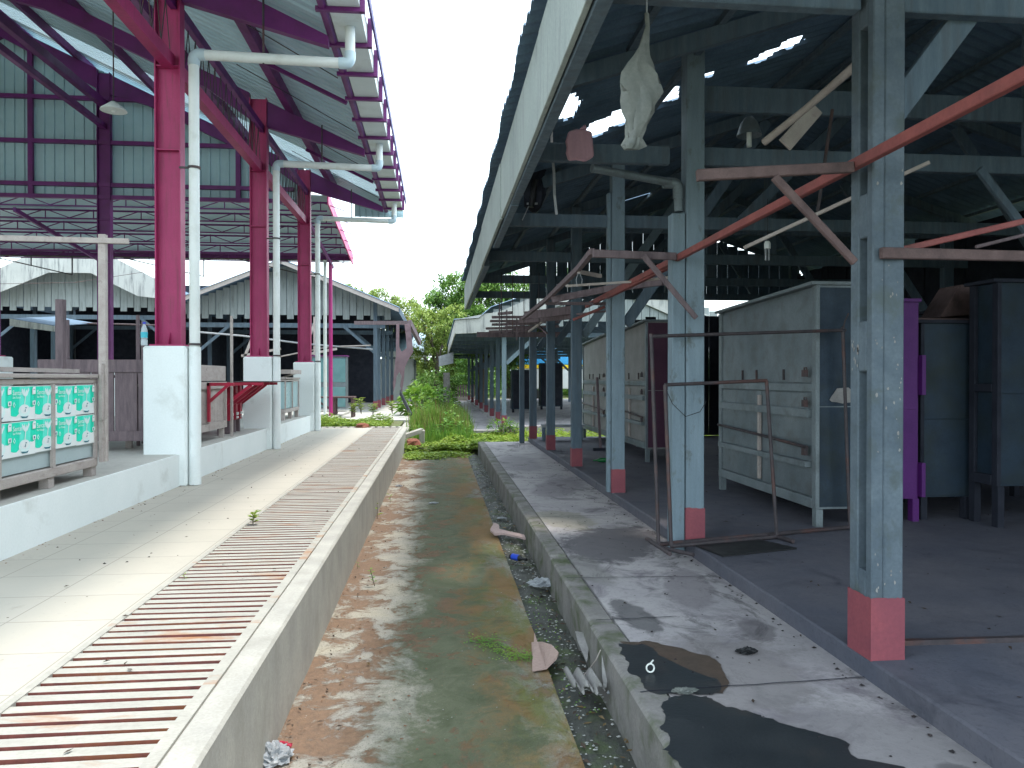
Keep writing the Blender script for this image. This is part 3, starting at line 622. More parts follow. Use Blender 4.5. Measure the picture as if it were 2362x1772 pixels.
def asb(xa, xb, y0, y1, dx=.06, per=.145, amp=.022):
    mb = MB(); nx = int(abs(xb-xa)/dx); ny = int((y1-y0)/(per/6)); n = nx+1
    for j in range(ny+1):
        y = y0+(y1-y0)*j/ny
        for i in range(n):
            x = xa+(xb-xa)*i/nx; lap = .012*((x-xa)/1.5 % 1)
            mb.v.append((x + (.01*math.sin(y*5+i) if i == 0 else 0), y, rz(x)+.03+amp*math.cos(2*math.pi*y/per)-lap))
    for j in range(ny):
        for i in range(nx):
            cx = xa+(xb-xa)*(i+.5)/nx; cy = y0+(y1-y0)*(j+.5)/ny
            if any(inside(cx, cy, P) for P in hp): continue
            a0 = j*n+i; mb.f.append((a0, a0+1, a0+n+1, a0+n)); mb.m.append(0)
    return mb
part('roof_sheets', asb(.515, RX, .3, 16.4, .045), ASB, sh); part('roof_sheets', asb(RX, 9.4, .3, 16.4, .12), ASB, sh)
a = MB(); a.beam((RX, .3, rz(RX)+.06), (RX, 16.4, rz(RX)+.06), .3, .03); part('ridge_cap', a, ASB, sh)
# dark screens added on the far side and end to keep the shelter dark
a = MB(); y = -.5
while y < 16.2:
    a.box(8.0+random.uniform(-.02, .02), 8.03, y, y+.235, ZF, random.choice((3.9, 3.86, 3.92))); y += .24
part('darkening_screen', a, DARKC, sh)
a = MB(); x = 2.1
while x < 8: a.box(x, x+.232, 16.25, 16.27, 3.42, rz(x+.1)-.05); x += .24
part('gable_boards', a, WG, sh)
a = MB(); x = 4.3
while x < 8: a.box(x, x+.232, 16.2, 16.22, ZF, 2.9+random.uniform(-.1, .15)); x += .24
part('darkening_screen', a, DARKC, sh)
# gutter pipe under the eave
a = MB(); p0 = atY(1365, 388, 5.55); p1 = atY(1556, 423, 5.75); a.tube([p0, p1], .032, 12); a.tube([p1+Vector((.03, 0, -.02)), p1+Vector((.035, 0, -.22))], .036, 12); pr_ = part('drainpipe', a, GALV, sh, smooth=True)
a = MB(); elbow(a, p1+Vector((.03, 0, .0)), (-1, 0, 0), (0, 0, -1), .042, .05); part('elbow', a, GALV, pr_, smooth=True)
# window bars near the far end: slim hanging rods
a = MB()
for x in (1.0, 1.18, 1.36, 1.6): a.tube([(x, 11.9, 2.3), (x, 11.9, 3.27)], .007, 6)
part('hanging_rods', a, IRON, sh)
# ------------------------------------------------------------------ background sheds
def board_gable(root, xc, hw, y, ze, zr, zb, mat=BOARD, bw=.24):
    a = MB(); x = xc-hw; i = 0
    while x < xc+hw:
        zt = zr-(zr-ze)*abs(x+bw/2-xc)/hw; zbb = zb+(.0 if i % 2 else .14); 
        if zt > zbb: a.box(x+.008, x+bw-.008, y+(.012 if i % 2 else 0), y+.02+(.012 if i % 2 else 0), zbb, zt)
        x += bw; i += 1
    part('gable_boards', a, mat, root)
def shed(name, label, xc, hw, y0, y1, ze, zr, zb, zfl, posts, over=.35, fascia=None, roofmat=ASB, rake=1.0, walls=True):
    t = thing(name, label, 'shed', (xc, y0, zfl))
    for s in (-1, 1):
        a = MB(); n = 6; xa, xb = xc, xc+s*(hw+over); sl = (zr-ze)/hw
        ny = int((y1-y0+rake)/.15)
        grid(a, min(xa, xb), max(xa, xb), y0-rake, y1, 0, 4, ny*2, zf=lambda x, y: zr-sl*abs(x-xc)+.02*math.cos(2*math.pi*y/.3)+.03)
        part('roof_sheets', a, roofmat, t, solid=.006)
        a = MB(); a.beam((xc, y0-rake+.05, zr-.06), (xc+s*(hw+over), y0-rake+.05, zr-sl*(hw+over)-.06), .03, .14); part('barge_board', a, fascia or WP, t)
        a = MB(); zz = zr-sl*(hw+over); a.box(xc+s*(hw+over)-.02, xc+s*(hw+over)+.01, y0-rake, y1, zz-.2, zz+.0); part('fascia', a, fascia or WG, t)
    board_gable(t, xc, hw, y0, ze, zr-.05, zb)
    yy = y0
    for k, y in enumerate(posts):
        for s in (-1, 1):
            x = xc+s*(hw-.55); a = MB(); a.box(x-.065, x+.065, y, y+.1, zfl, ze-.05+.55*(zr-ze)/hw); p = part('pillar', a, WG, t)
            a = MB(); a.box(x-.075, x+.075, y-.01, y+.11, zfl-.01, zfl+.28); part('painted_base', a, REDB, p)
        if k % 2 == 0:
            a = MB(); a.box(xc-hw+.2, xc+hw-.2, y+.02, y+.10, zb-.3, zb-.14); part('tie_beam', a, WG, t)
            for s in (-1, 1): a = MB(); a.beam((xc+s*(hw-.6), y+.02, zb-1.15), (xc+s*(hw-1.7), y+.02, zb-.2), .05, .1); part('strut', a, WG, t)
    if walls:
        a = MB(); a.box(xc-hw+.3, xc+hw-1.2, y0+7, y0+7.1, zfl, zr-.3); a.box(xc-hw+.2, xc-hw+.26, y0+.5, y1, zfl, zb+.3); part('darkening_wall', a, DARKC, t)  # near-black walls added inside the shed to keep its interior dark
    return t
L1 = shed('old_shed', 'weathered shed with grey vertical gable boards and brown barge board beyond the hall', -5.25, 3.6, 27, 46, 4.12, 5.58, 3.66, .5,
     [27, 28.5, 31, 33.6, 36.6, 39.6, 42.4, 45], walls=True)
L2 = shed('old_shed', 'dark boarded shed under a stained white gable fascia at far left', -12.95, 3.7, 29, 46, 4.5, 6.15, 4.05, .5, [29, 32, 35, 38], fascia=FASCF, rake=.8)
a = MB(); y = 28.1; xc = -12.95
o = [(-3.6, 4.85), (-3.1, 5.05), (-.4, 6.45), (0, 6.62), (.4, 6.45), (3.1, 5.05), (3.9, 4.65)]; i_ = [(3.9, 4.35), (2.3, 4.52), (.7, 5.32), (-.7, 5.32), (-2.3, 4.62), (-3.6, 4.60)]
a.prism([(xc+x, y, z) for x, z in o]+[(xc+x, y, z) for x, z in i_], (0, .03, 0)); part('gable_fascia', a, FASCF, L2)
# low lean-to roof far left
lt = thing('lean_to', 'low stall with a pale curled sheet roof at far left', 'stall', (-11, 21.8, .5))
a = MB(); A = [atY(22, 735, 22), atY(125, 752, 22), atY(125, 765, 22), atY(22, 752, 22)]; a.prism(A, (0, .04, 0)); part('fascia', a, FASCF, lt)
a = MB(); a.face([A[0], A[1], A[1]+Vector((0, 2.5, .25)), A[0]+Vector((0, 2.5, .25))]); part('roof_sheets', a, ASB, lt, solid=.02)
for u in (72, 120): a = MB(); q = atY(u, 755, 22); a.box(q.x-.06, q.x+.06, 22.05, 22.17, .4, q.z); part('post', a, WG, lt)
# right far shed
R2 = thing('old_shed', 'low shed with a stained white fascia beyond the weeds on the right', 'shed', (1.8, 20.3, .32))
xs, z_e, sl2 = .46, 2.8, .52
def r2z(x): return 3.15+sl2*max(0, x-1.15) if x < 4.4 else 3.15+sl2*(3.25)-sl2*(x-4.4)
a = MB(); a.prism([(xs, 20.2, 2.78), (1.9, 20.2, 2.84), (4.4, 20.2, 4.15), (8.8, 20.2, 2.3), (8.8, 20.2, 2.75), (4.4, 20.2, 4.62), (1.7, 20.2, 3.40), (xs, 20.2, 3.16)], (0, .04, 0)); part('gable_fascia', a, FASCF, R2)
board_gable(R2, 4.6, 3.6, 20.26, 3.2, 4.7, 3.0)
for i in range(9):
    y0 = 20.24+i*2.8; a = MB(); dz = -.02*i if i < 7 else -.12*i+.6; a.prism([(xs, y0, 2.80+dz), (xs, y0+2.79, 2.80+dz-.02*(i % 2)), (xs, y0+2.79, 3.14+dz), (xs, y0, 3.15+dz)], (.03, 0, 0)); part('fascia', a, FASCF, R2)
a = MB(); grid(a, xs-.03, 4.4, 20.15, 45.5, 0, 12, 300, zf=lambda x, y: 3.17+(.44 if x > 1.1 else .1)*(x-xs)*.8+.02*math.cos(y*21)); grid(a, 4.4, 9, 20.15, 45.5, 0, 8, 300, zf=lambda x, y: 4.56-.42*(x-4.4)+.02*math.cos(y*21)); part('roof_sheets', a, ASB, R2)
for d in (20.5, 22.6, 25.2, 28.2, 31.5, 35.2, 39.5, 44):
    a = MB(); a.box(1.74, 1.86, d, d+.09, .33, 3.2); p = part('pillar', a, WG if d > 21 else BLUW, R2); a = MB(); a.box(1.73, 1.87, d-.01, d+.10, .32, .58); part('painted_base', a, REDB, p)
    a = MB(); a.box(6.9, 7.04, d, d+.13, .33, 3.3); part('pillar', a, WG, R2)
    a = MB(); a.box(.5, 7.2, d+.02, d+.08, 2.72, 2.84); part('tie_beam', a, WG, R2)
    a = MB(); a.beam((1.86, d+.05, 2.0), (2.7, d+.05, 2.75), .05, .11); part('strut', a, BLUW if d < 21 else WG, R2); a = MB(); a.beam((6.9, d+.05, 2.0), (6.1, d+.05, 2.75), .05, .11); part('strut', a, BLUW if d < 21 else WG, R2)
# white hut behind
hut = thing('white_hut', 'small white hut with a grey ribbed roof behind the sagging gutter', 'hut', (-1.6, 38, .2))
a = MB(); a.box(-5.0, -1.2, 38, 41, .0, 2.55); part('wall', a, PLAS, hut)
a = MB(); grid(a, -5.3, -.62, 37.4, 41.5, 0, 4, 2, zf=lambda x, y: 2.9+(y-37.4)*.28); a2 = MB()
x = -5.3
while x < -.7: a.box(x, x+.03, 37.38, 41.5, 2.9, 2.92) if 0 else None; x += .2
part('roof_sheets', a, ZINC, hut, solid=.03)
a = MB(); a.box(-5.3, -.62, 37.35, 37.4, 2.62, 2.9); part('fascia', a, GUT, hut); a = MB(); a.box(-.68, -.60, 37.4, 41.5, 2.1, 3.4); a.box(-1.2, -1.15, 38.2, 40.8, 0, 2.5); part('side_wall', a, BOARD, hut)
# ================================================================== things on the left
# counter with green posters
def counter(label, x1, x0, y0, y1, zb, zt, face, frame, posts=2, legs=True, zfl=ZP, board=None, cap=True, name='stall_counter'):
    t = thing(name, label, 'stall counter', ((x0+x1)/2, (y0+y1)/2, zfl), 'stall counters on the left plinth')
    a = MB(); a.box(x0, x1-.02, y0+.02, y1-.02, zb+.08, zt-.06); part('panel', a, face, t)
    a = MB(); a.box(x0-.01, x1+.012, y0, y1, zb, zb+.07); a.box(x0-.01, x1+.012, y0, y1, zt-.045, zt-.005); part('rails', a, frame, t, bevel=.006)
    if cap: a = MB(); a.box(x0-.03, x1+.035, y0-.03, y1+.02, zt, zt+.03); part('top', a, frame, t, bevel=.005)
    n = max(1, posts)
    for i in range(n+1):
        y = y0+.03+(y1-y0-.06)*i/n; a = MB(); a.box(x1-.005, x1+.018, y-.017, y+.017, zb+.07, zt-.045); part('batten', a, frame, t)
        if legs:
            for x in (x0+.04, x1-.04): a = MB(); a.box(x-.035, x+.035, y-.04, y+.04, zfl, zb); part('leg', a, frame, t)
    return t
BGREY = M('blue_grey_laminate', (.42, .50, .51), (.36, .44, .45), 2, .5, .05, fineamt=.08, dirt=(.26, .3, .3), dirtamt=(.6, .85))
c1 = counter('weathered counter covered with rows of green posters at the left edge', -2.83, -3.55, 3.75, 6.58, .87, 1.60, BGREY, WP, posts=4)
POS = [flat('poster_white', (.80, .84, .83)), flat('poster_green', (.01, .74, .50)), flat('poster_pale', (.70, .86, .84)), flat('poster_dark_teal', (.02, .16, .22)), flat('poster_light_green', (.12, .84, .66))]
def ell(cx, cy, rx, ry, n=18): return [(cx+rx*math.cos(2*math.pi*i/n), cy+ry*math.sin(2*math.pi*i/n)) for i in range(n)]
t1 = text_mesh('Santan', .046, 'LEFT'); t2 = text_mesh('Sari Kelapa', .022, 'LEFT')
def poster_faces(a, y0, w, z0, h, X):
    k = [0]
    def F(poly, m):
        k[0] += 1; xx = X+.0006*k[0]; a.face([(xx, y0+p[0]*w, z0+p[1]*h) for p in poly], m)
    F([(0, 0), (1, 0), (1, 1), (0, 1)], 0)
    F([(0, .16), (.1, .13), (.22, .12), (.34, .2), (.55, .26), (.8, .33), (1, .40), (1, .98), (0, .98)], 1)
    F([(.34, .25), (.55, .28), (.8, .35), (.8, .97), (.36, .97)], 4)
    F([(.66, .0), (1, .0), (1, .42), (.9, .34), (.8, .38), (.72, .3)], 0)
    F(ell(.55, .27, .24, .19), 2); F([(.38, .12), (.46, .06), (.66, .06), (.72, .12), (.6, .10)], 3); F(ell(.55, .31, .16, .12), 0)
    F([(.53, .42), (.56, .42), (.60, .72), (.57, .72)], 0)
    F([(.50, .86), (.44, .93), (.42, .86), (.50, .72), (.57, .68), (.66, .72), (.74, .88), (.70, .95), (.66, .84), (.62, .90), (.58, .80), (.54, .93)], 2)
    F([(.55, .36), (.60, .38), (.64, .35), (.60, .34)], 3); F([(.54, .24), (.57, .24), (.58, .31), (.56, .33)], 3); F([(.50, .27), (.51, .25), (.53, .28)], 3)
    F([(.86, .74), (1.0, .76), (1.0, .97), (.90, .97), (.86, .9)], 0); F([(.90, .88), (.98, .885), (.98, .90), (.90, .895)], 3)
    F([(.86, .42), (.99, .43), (.99, .56), (.86, .55)], 0); F([(.90, .45), (.95, .45), (.95, .53), (.90, .52)], 3)
    F([(.04, .46), (.09, .38), (.14, .46), (.09, .55)], 2); F([(.06, .46), (.09, .41), (.12, .46), (.09, .51)], 1)
    for (vs, fs), py, pz in ((t1, .03, .74), (t2, .03, .64)):
        xx = X+.0105; a.raw([(xx, y0+py*w+v[0], z0+pz*h+v[1]) for v in vs], fs, 0)
n = 0
for r_, z0 in ((0, 1.31), (1, 1.07)):
    y = 3.80
    for i in range(9):
        a = MB(); jz = random.uniform(-.004, .004); poster_faces(a, y+random.uniform(-.003, .003), .303, z0+jz, .235, -2.829); part('poster', a, POS, c1); y += .3035
# splintered board lying on it
a = MB(); a.beam((-2.88, 4.0, 1.66), (-2.9, 6.35, 1.655), .09, .03); a.beam((-3.3, 3.9, 1.66), (-3.28, 6.3, 1.66), .12, .025); solo('plank', a, WP, 'splintered pale boards lying on top of the poster counter', 'planks')
# timber gallows frame at that counter's end
gf = thing('timber_gantry', 'tall pale timber post and crossbar at the end of the poster counter', 'timber gantry', (-2.82, 6.62, ZP))
a = MB(); q = atY(238, 900, 6.62); a.box(q.x-.03, q.x+.03, 6.6, 6.65, .9, 2.80); part('post', a, WP, gf, bevel=.004); a = MB(); a.beam((q.x+.002, 6.59, .9), (q.x-.005, 6.59, 1.62), .05, .03); a.beam((q.x+.01, 6.57, 1.25), (q.x+.008, 6.57, 1.72), .05, .02); part('splice', a, WP, gf)
a = MB(); p0 = atY(0, 553, 6.6)+Vector((-.7, 0, .02)); p1 = atY(297, 557, 6.6); a.beam(p0, p1, .03, .045); part('crossbar', a, WP, gf, bevel=.003)
# wooden counter behind it, facing the camera
c2 = thing('stall_counter', 'brown plank counter standing behind the first white pedestal', 'stall counter', (-3.8, 8.75, ZP), 'stall counters on the left plinth')
a = MB(); x = -4.25
i = 0
while x < -3.05: a.box(x+.004, x+.235, 8.62, 8.645, 1.0, 1.68); x += .245
part('planks', a, WM, c2, bevel=.003)
a = MB(); a.box(-4.3, -3.0, 8.60, 8.65, 1.66, 1.80); a.box(-4.3, -3.0, 8.60, 8.65, .91, 1.02); part('rails', a, WM, c2, bevel=.004)
a = MB(); a.box(-4.3, -3.0, 8.66, 9.4, 1.60, 1.63); a.box(-4.3, -4.27, 8.66, 9.4, .95, 1.6); part('shelf', a, WM, c2)
for x in (-4.24, -3.1):
    for y in (8.68, 9.34): a = MB(); a.box(x-.03, x+.03, y-.03, y+.03, ZP, .95); part('leg', a, WM, c2)
def pole(u, v0, v1, Y, r, mat, label, square=True, name='timber_post', cat='post', zb=None):
    p = atY(u, v0, Y); q = atY(u, v1, Y); a = MB()
    zz = q.z if zb is None else zb
    if square: a.box(p.x-r, p.x+r, Y-r, Y+r, zz, p.z)
    else: a.tube([(p.x, Y, zz), (p.x, Y, p.z)], r, 10)
    return solo(name, a, mat, label, cat, bevel=.005 if square else 0, smooth=not square)
pole(140, 691, 862, 7.6, .036, WM, 'thick weathered post with a cut top left of the plank counter', zb=ZP)
pole(155, 738, 835, 9.6, .02, WM, 'thin post close behind the thick weathered post', zb=ZP)
pole(318, 727, 850, 9.4, .018, WM, 'thin upright stick just left of the first pedestal', zb=ZP)
pole(329, 742, 850, 9.7, .016, WM, 'shorter thin stick beside the first pedestal', zb=ZP)
pole(534, 729, 880, 10.75, .017, WP, 'pale pole rising from the end of the grey plank counter', zb=ZP)
# grey plank counter between the first and second pedestals
c3 = thing('stall_counter', 'pale grey plank counter between the first and second white pedestals', 'stall counter', (-3.2, 9.9, ZP), 'stall counters on the left plinth')
a = MB(); y = 9.1
while y < 10.6: a.box(-2.925, -2.905, y, y+.118, .98, 1.5); y += .122
part('planks', a, WP, c3); a = MB(); a.box(-2.93, -2.89, 9.05, 10.66, 1.56, 1.76); part('back_board', a, WP, c3, bevel=.004)
a = MB(); a.box(-2.90, -2.875, 9.05, 10.66, .93, 1.02); a.box(-2.90, -2.875, 9.05, 10.66, 1.46, 1.55)
for y in (9.1, 9.85, 10.6): a.box(-2.904, -2.872, y, y+.05, .93, 1.5)
part('rails', a, WP, c3); a = MB(); a.box(-3.6, -2.93, 9.05, 10.66, 1.5, 1.53); a.box(-3.6, -2.93, 10.62, 10.66, .95, 1.5); part('top', a, WP, c3)
for y in (9.1, 10.6):
    for x in (-3.55, -2.93): a = MB(); a.box(x-.03, x+.03, y-.03, y+.03, ZP, .95); part('leg', a, WP, c3)
# red counter with brackets
c4 = thing('red_counter', 'red wooden counter with triangular shelf brackets before the second pedestal', 'counter', (-3, 11.3, ZP))
for i, y in enumerate((10.9, 11.25, 11.55, 11.8)):
    a = MB(); a.box(-3.12, -2.99, y, y+.12, .98, 1.52); part('board', a, REDP, c4)
    a = MB(); a.beam((-2.98, y+.06, 1.22), (-2.62, y+.06, 1.50), .04, .045); a.beam((-2.98, y+.06, 1.515), (-2.45, y+.06, 1.515), .04, .04); part('bracket', a, REDP, c4)
    a = MB(); a.box(-3.08, -3.01, y+.02, y+.09, ZP, .98); part('leg', a, WM, c4); a = MB(); a.box(-2.985, -2.97, y+.01, y+.11, 1.05, 1.09); a.box(-2.985, -2.97, y+.02, y+.10, 1.0, 1.03); part('paper_tag', a, POS[0], c4)
a = MB(); a.box(-3.6, -3.0, 10.9, 12.0, 1.5, 1.53); a.box(-3.6, -3.56, 10.9, 12.0, ZP, 1.5); part('top', a, REDP, c4)
a = MB(); a.box(-3.0, -2.38, 10.95, 11.95, 1.54, 1.552); part('shelf', a, IRON, c4)
br = MB(); br.box(-2.87, -2.84, 9.75, 9.80, 1.05, 1.54); br.box(-2.87, -2.55, 9.75, 9.80, 1.50, 1.54); br.beam((-2.85, 9.775, 1.3), (-2.62, 9.775, 1.51), .04, .035); solo('shelf_bracket', br, REDP, 'single red triangular bracket on the grey plank counter', 'bracket')
# small glazed counter between second and third pedestals
c5 = counter('small counter with pale blue panels before the third white pedestal', -2.90, -3.5, 14.7, 16.15, .93, 1.58, M('pale_blue_panel', (.36, .5, .52), (.3, .44, .46), 2, .3, .02, fineamt=.05), WP, posts=2)
a = MB(); a.box(-3.4, -2.8, 14.8, 15.9, 1.68, 1.76); a.beam((-3.0, 14.9, 1.6), (-2.86, 15.6, 1.7), .04, .03); solo('plank', a, WP, 'pale slab stacked on the small blue panelled counter', 'slab')
# bottle on the pedestal
bt = thing('water_bottle', 'clear plastic water bottle with blue cap standing on the first pedestal', 'bottle', (-3.07, 8.27, 1.945))
prof = [(.031, 0), (.033, .01), (.033, .06), (.030, .065), (.033, .07), (.033, .15), (.028, .18), (.013, .215), (.013, .225)]
a = MB(); a.lathe(prof, (-3.07, 8.27, 1.942), 16); part('body', a, PET, bt, smooth=True)
a = MB(); a.lathe([(.015, 0), (.015, .02)], (-3.07, 8.27, 2.167), 12); part('cap', a, flat('blue_cap', (.04, .06, .5)), bt)
a = MB(); a.lathe([(.0338, 0), (.0338, .06)], (-3.07, 8.27, 2.022), 16); part('wrapper', a, flat('teal_wrapper', (.05, .45, .55)), bt)
# pendant lamp in the hall
pl = thing('pendant_lamp', 'white enamel pendant lamp hanging on a long rod inside the red hall', 'lamp', atY(262, 240, 9.5))
p = atY(262, 256, 9.5); a = MB(); a.lathe([(.15, .0), (.14, .02), (.07, .075), (.03, .11)], p, 20); part('lamp_shade', a, GUT, pl, smooth=True)
a = MB(); a.lathe([(.02, -.02), (.035, 0), (.03, .03)], p, 12); part('bulb', a, PVC, pl, smooth=True); a = MB(); a.tube([p+Vector((0, 0, .1)), (p.x, p.y, roofz(p.x)-.0)], .008, 6); part('rod', a, IRON, pl)
# table, cupboard and rail beyond
tb = thing('wooden_table', 'rough brown wooden table beside the magenta pole', 'table', (-3.1, 22.9, .42))
a = MB(); a.box(-3.75, -2.46, 22.6, 23.2, 1.0, 1.05); part('tabletop', a, WB, tb)
for x in (-3.7, -3.05, -2.52): a = MB(); a.box(x-.04, x+.04, 22.65, 22.73, .42, 1.0); a.box(x-.04, x+.04, 23.08, 23.16, .42, 1.0); part('leg', a, WB, tb)
a = MB(); a.beam((-3.5, 22.7, .9), (-2.95, 22.7, .55), .04, .06); part('brace', a, WB, tb)
cb = thing('cupboard', 'grey panelled cupboard with a red top under the far shed', 'cupboard', (-3.7, 25, .5))
a = MB(); a.box(-4.1, -2.98, 25, 25.6, .6, 2.3); part('body', a, GALV, cb); a = MB(); a.box(-4.15, -2.95, 24.95, 25.65, 2.3, 2.34); part('trim', a, PURP, cb)
for x in (-4.05, -3.5): a = MB(); a.box(x, x+.5, 24.98, 25.0, 1.46, 2.24); a.box(x, x+.5, 24.98, 25.0, .66, 1.3); part('door', a, TEAL, cb, bevel=.01)
def rail(px, Y, r, mat, label, name='bamboo_pole', cat='pole'):
    a = MB(); pts = [atY(u, v, yy if isinstance(Y, (list, tuple)) else Y) for (u, v), yy in zip(px, Y if isinstance(Y, (list, tuple)) else [Y]*len(px))]
    a.tube(pts, r, 8); return solo(name, a, mat, label, cat, smooth=True)
rail([(455, 766), (560, 775), (700, 793), (860, 806)], [25.5, 25.8, 26.3, 26.9], .03, LITW, 'long white pole lying across the front of the boarded shed')
rail([(640, 824), (760, 800), (855, 797)], 26.6, .025, WP, 'crooked pale pole just below the long white one')
rail([(165, 745), (280, 748), (420, 752)], 24, .022, WM, 'thin horizontal pole left of the first crimson column')
for k, (u, lab) in enumerate(((600, 'left timber ladder post'), (730, 'right timber ladder post'))):
    a = MB(); q = atY(u, 735, 26.5); a.box(q.x-.09, q.x+.09, 26.4, 26.5, 1.3, 3.7); a.beam((q.x-.5, 26.42, 2.3), (q.x, 26.42, 3.6), .05, .09); a.beam((q.x-.6, 26.42, 2.35), (q.x+.7, 26.42, 2.6), .05, .08)
    solo('timber_brace', a, WP, ('pale braced post seen between the first and second red columns', 'pale braced post seen right of the second red column')[k], 'post')
# sagging torn gutter sheet
a = MB(); px = [(915, 748), (921, 745), (921, 800), (928, 808), (940, 800), (936, 770), (934, 748), (944, 746), (950, 790), (952, 812), (940, 828), (933, 850), (931, 880), (926, 905), (922, 885), (918, 862), (913, 885), (909, 905), (907, 890), (912, 850), (916, 820)]
px2 = [(914,748),(921,746),(921,800),(926,812),(938,803),(936,775),(933,748),(946,746),(951,790),(953,812),(942,830),(934,848),(931,880),(927,908),(923,890),(926,868),(921,858),(915,868),(912,890),(908,905),(906,885),(909,860),(913,820)]
a.prism([atY(u, v, 23.5) for u, v in px2], (0, .04, .0))
tg = thing('torn_gutter', 'torn brown sheet gutter sagging from the eave of the far left shed', 'gutter', atY(930, 905, 23.5)); ORG[tg.name] = Vector(tg.location)
part('sheet', a, M('torn_brown_sheet', (.24, .16, .18), (.16, .11, .13), 3, .8, .3, dirt=(.12, .07, .08), dirtamt=(.5, .8), dirtscale=6), tg)
a = MB(); p0 = atY(923, 905, 23.4); p1 = atY(950, 962, 21.5); a.beam(p0, p1, .03, .16); part('hanging_strip', a, DARKC, tg)
a = MB(); p0 = atY(905, 742, 23.6); p1 = atY(968, 790, 26); a.beam(atY(820, 745, 25.5), atY(945, 745, 23.8), .12, .12); a.beam(atY(945, 745, 23.9), p1, .1, .2); part('broken_eave_board', a, WM, tg)
# ================================================================== things on the right
def cupboard(label, x0, x1, y0, y1, zt0, zt1, mat, frame, side=None, name='market_cupboard', zl=.2, doors=True):
    """front faces -X; zt0/zt1 = top at the near and far end"""
    t = thing(name, label, 'cupboard', ((x0+x1)/2, (y0+y1)/2, ZF), 'cupboards under the right shelter'); z0 = ZF+zl
    a = MB(); a.prism([(x0+.03, y0+.02, z0), (x0+.03, y1-.02, z0), (x0+.03, y1-.02, zt1-.03), (x0+.03, y0+.02, zt0-.03)], (x1-x0-.03, 0, 0)); part('body', a, [mat], t)
    if side: a = MB(); a.box(x0+.03, x1-.02, y0+.008, y0+.019, z0+.02, (z0+zt0)/2-.1); a.box(x0+.03, x1-.02, y0+.006, y0+.019, (z0+zt0)/2-.09, zt0-.05); part('end_sheet', a, side, t)
    for x in (x0+.03, x1-.03):
        for y in (y0+.035, y1-.035): a = MB(); a.box(x-.03, x+.03, y-.035, y+.035, ZF, z0+.0); part('leg', a, frame, t)
    a = MB(); zm = ZF+1.15
    for y in (y0+.035, y1-.035): a.box(x0-.005, x0+.03, y-.035, y+.035, z0, min(zt0, zt1)-.02 if y > y0+.1 else zt0-.03)
    a.box(x0-.008, x0+.03, y0+.07, y1-.07, z0, z0+.09); a.box(x0-.008, x0+.03, y0+.07, y1-.07, zm, zm+.07); part('frame', a, frame, t, bevel=.004)
    a = MB(); a.prism([(x0-.05, y0-.01, zt0-.028), (x0-.05, y1+.01, zt1-.028), (x0-.05, y1+.01, zt1), (x0-.05, y0-.01, zt0)], (x1-x0+.06, 0, 0)); part('top', a, frame, t)
    if doors:
        ym = (y0+y1)/2
        a = MB(); a.prism([(x0+.012, y0+.09, zm+.085), (x0+.012, y1-.09, zm+.085), (x0+.012, y1-.09, zt1-.06), (x0+.012, y0+.09, zt0-.06)], (.018, 0, 0)); d = part('flap_door', a, mat, t)
        a = MB()
        for y in (ym-.5, ym+.1, ym+.45): a.box(x0-.004, x0+.012, y, y+.02, zm+.1, zm+.2)
        part('hinge', a, IRON, d)
        for i in range(2):
            ya = y0+.09+(y1-y0-.18)*i/2; yb = ya+(y1-y0-.18)/2-.012; a = MB(); a.box(x0+.008, x0+.03, ya, yb, z0+.1, zm-.01); part('door', a, mat, t)
        a = MB(); a.box(x0-.03, x0+.008, y0+.1, y1-.12, zm-.22, zm-.15); a.box(x0-.05, x0+.008, y0+.1, y1-.1, z0+.35, z0+.40); part('rail', a, FRAMEG, t)
        a = MB(); a.tube([(x0-.03, y0+.1, zm-.48), (x0-.035, ym, zm-.44), (x0-.03, y1-.05, zm-.41)], .014, 8); part('bar', a, IRON, t)
        a = MB(); a.box(x0-.025, x0+.0, ym-.02, ym+.02, z0+.12, zm-.05); part('batten', a, WP, t)
        for z in (zm-.50, zm+.18, zm-.08):
            a = MB(); a.box(x0-.05, x0-.02, y0+.11, y0+.17, z-.05, z+.01); a.tube([(x0-.03, y0+.12, z), (x0-.03, y0+.12, z+.03), (x0-.03, y0+.16, z+.03), (x0-.03, y0+.16, z)], .006, 6); part('padlock', a, IRON, t)
    return t
cupboard('large grey sheet metal cupboard with padlocked flap on legs behind the pipe rack', 3.2, 3.74, 6.12, 8.35, 2.42, 2.36, GALV, FRAMEG, GALVD, zl=.15)
ro = MB(); ro.prism([(3.44+.12*(1+.12*math.sin(5*i))*math.cos(i*.42), 6.118, 1.42+.1*(1+.1*math.sin(3*i))*math.sin(i*.42)*(1 if i < 8 else .35)) for i in range(15)], (0, -.003, 0)); solo('paper_sticker', ro, SHARD, 'round pale torn sticker on the dark end of the large grey cupboard', 'sticker')
cupboard('cream cupboard with a dark red and green end between the second and third pillars', 3.12, 3.72, 11.1, 13.0, 2.48, 2.40, CREAMC, GALV, M('dark_red_end_sheet', (.09, .03, .06), (.06, .02, .045), 3, .6, .05))
cupboard('cream cupboard with bent sheet roof behind the third pillar', 3.08, 3.7, 13.55, 15.9, 2.42, 2.32, CREAMC, GALV)
cupboard('narrow violet painted cupboard behind the slotted pillar', 3.95, 4.235, 6.28, 6.9, 2.30, 2.30, VIOL, VIOL, VIOL, doors=False)
for z0, z1, w_ in ((1.45, 1.8, 'upper'), (.55, .85, 'lower')): a = MB(); a.box(4.24, 4.275, 6.25, 6.33, z0, z1); solo('hinge_block', a, VIOL, w_+' violet block on the right edge of the violet cupboard', 'hinge block')
cupboard('dark sheet cupboard right of the violet cupboard', 4.30, 4.78, 6.35, 7.3, 2.12, 2.12, GALVD, DARKC, GALVD, doors=False)
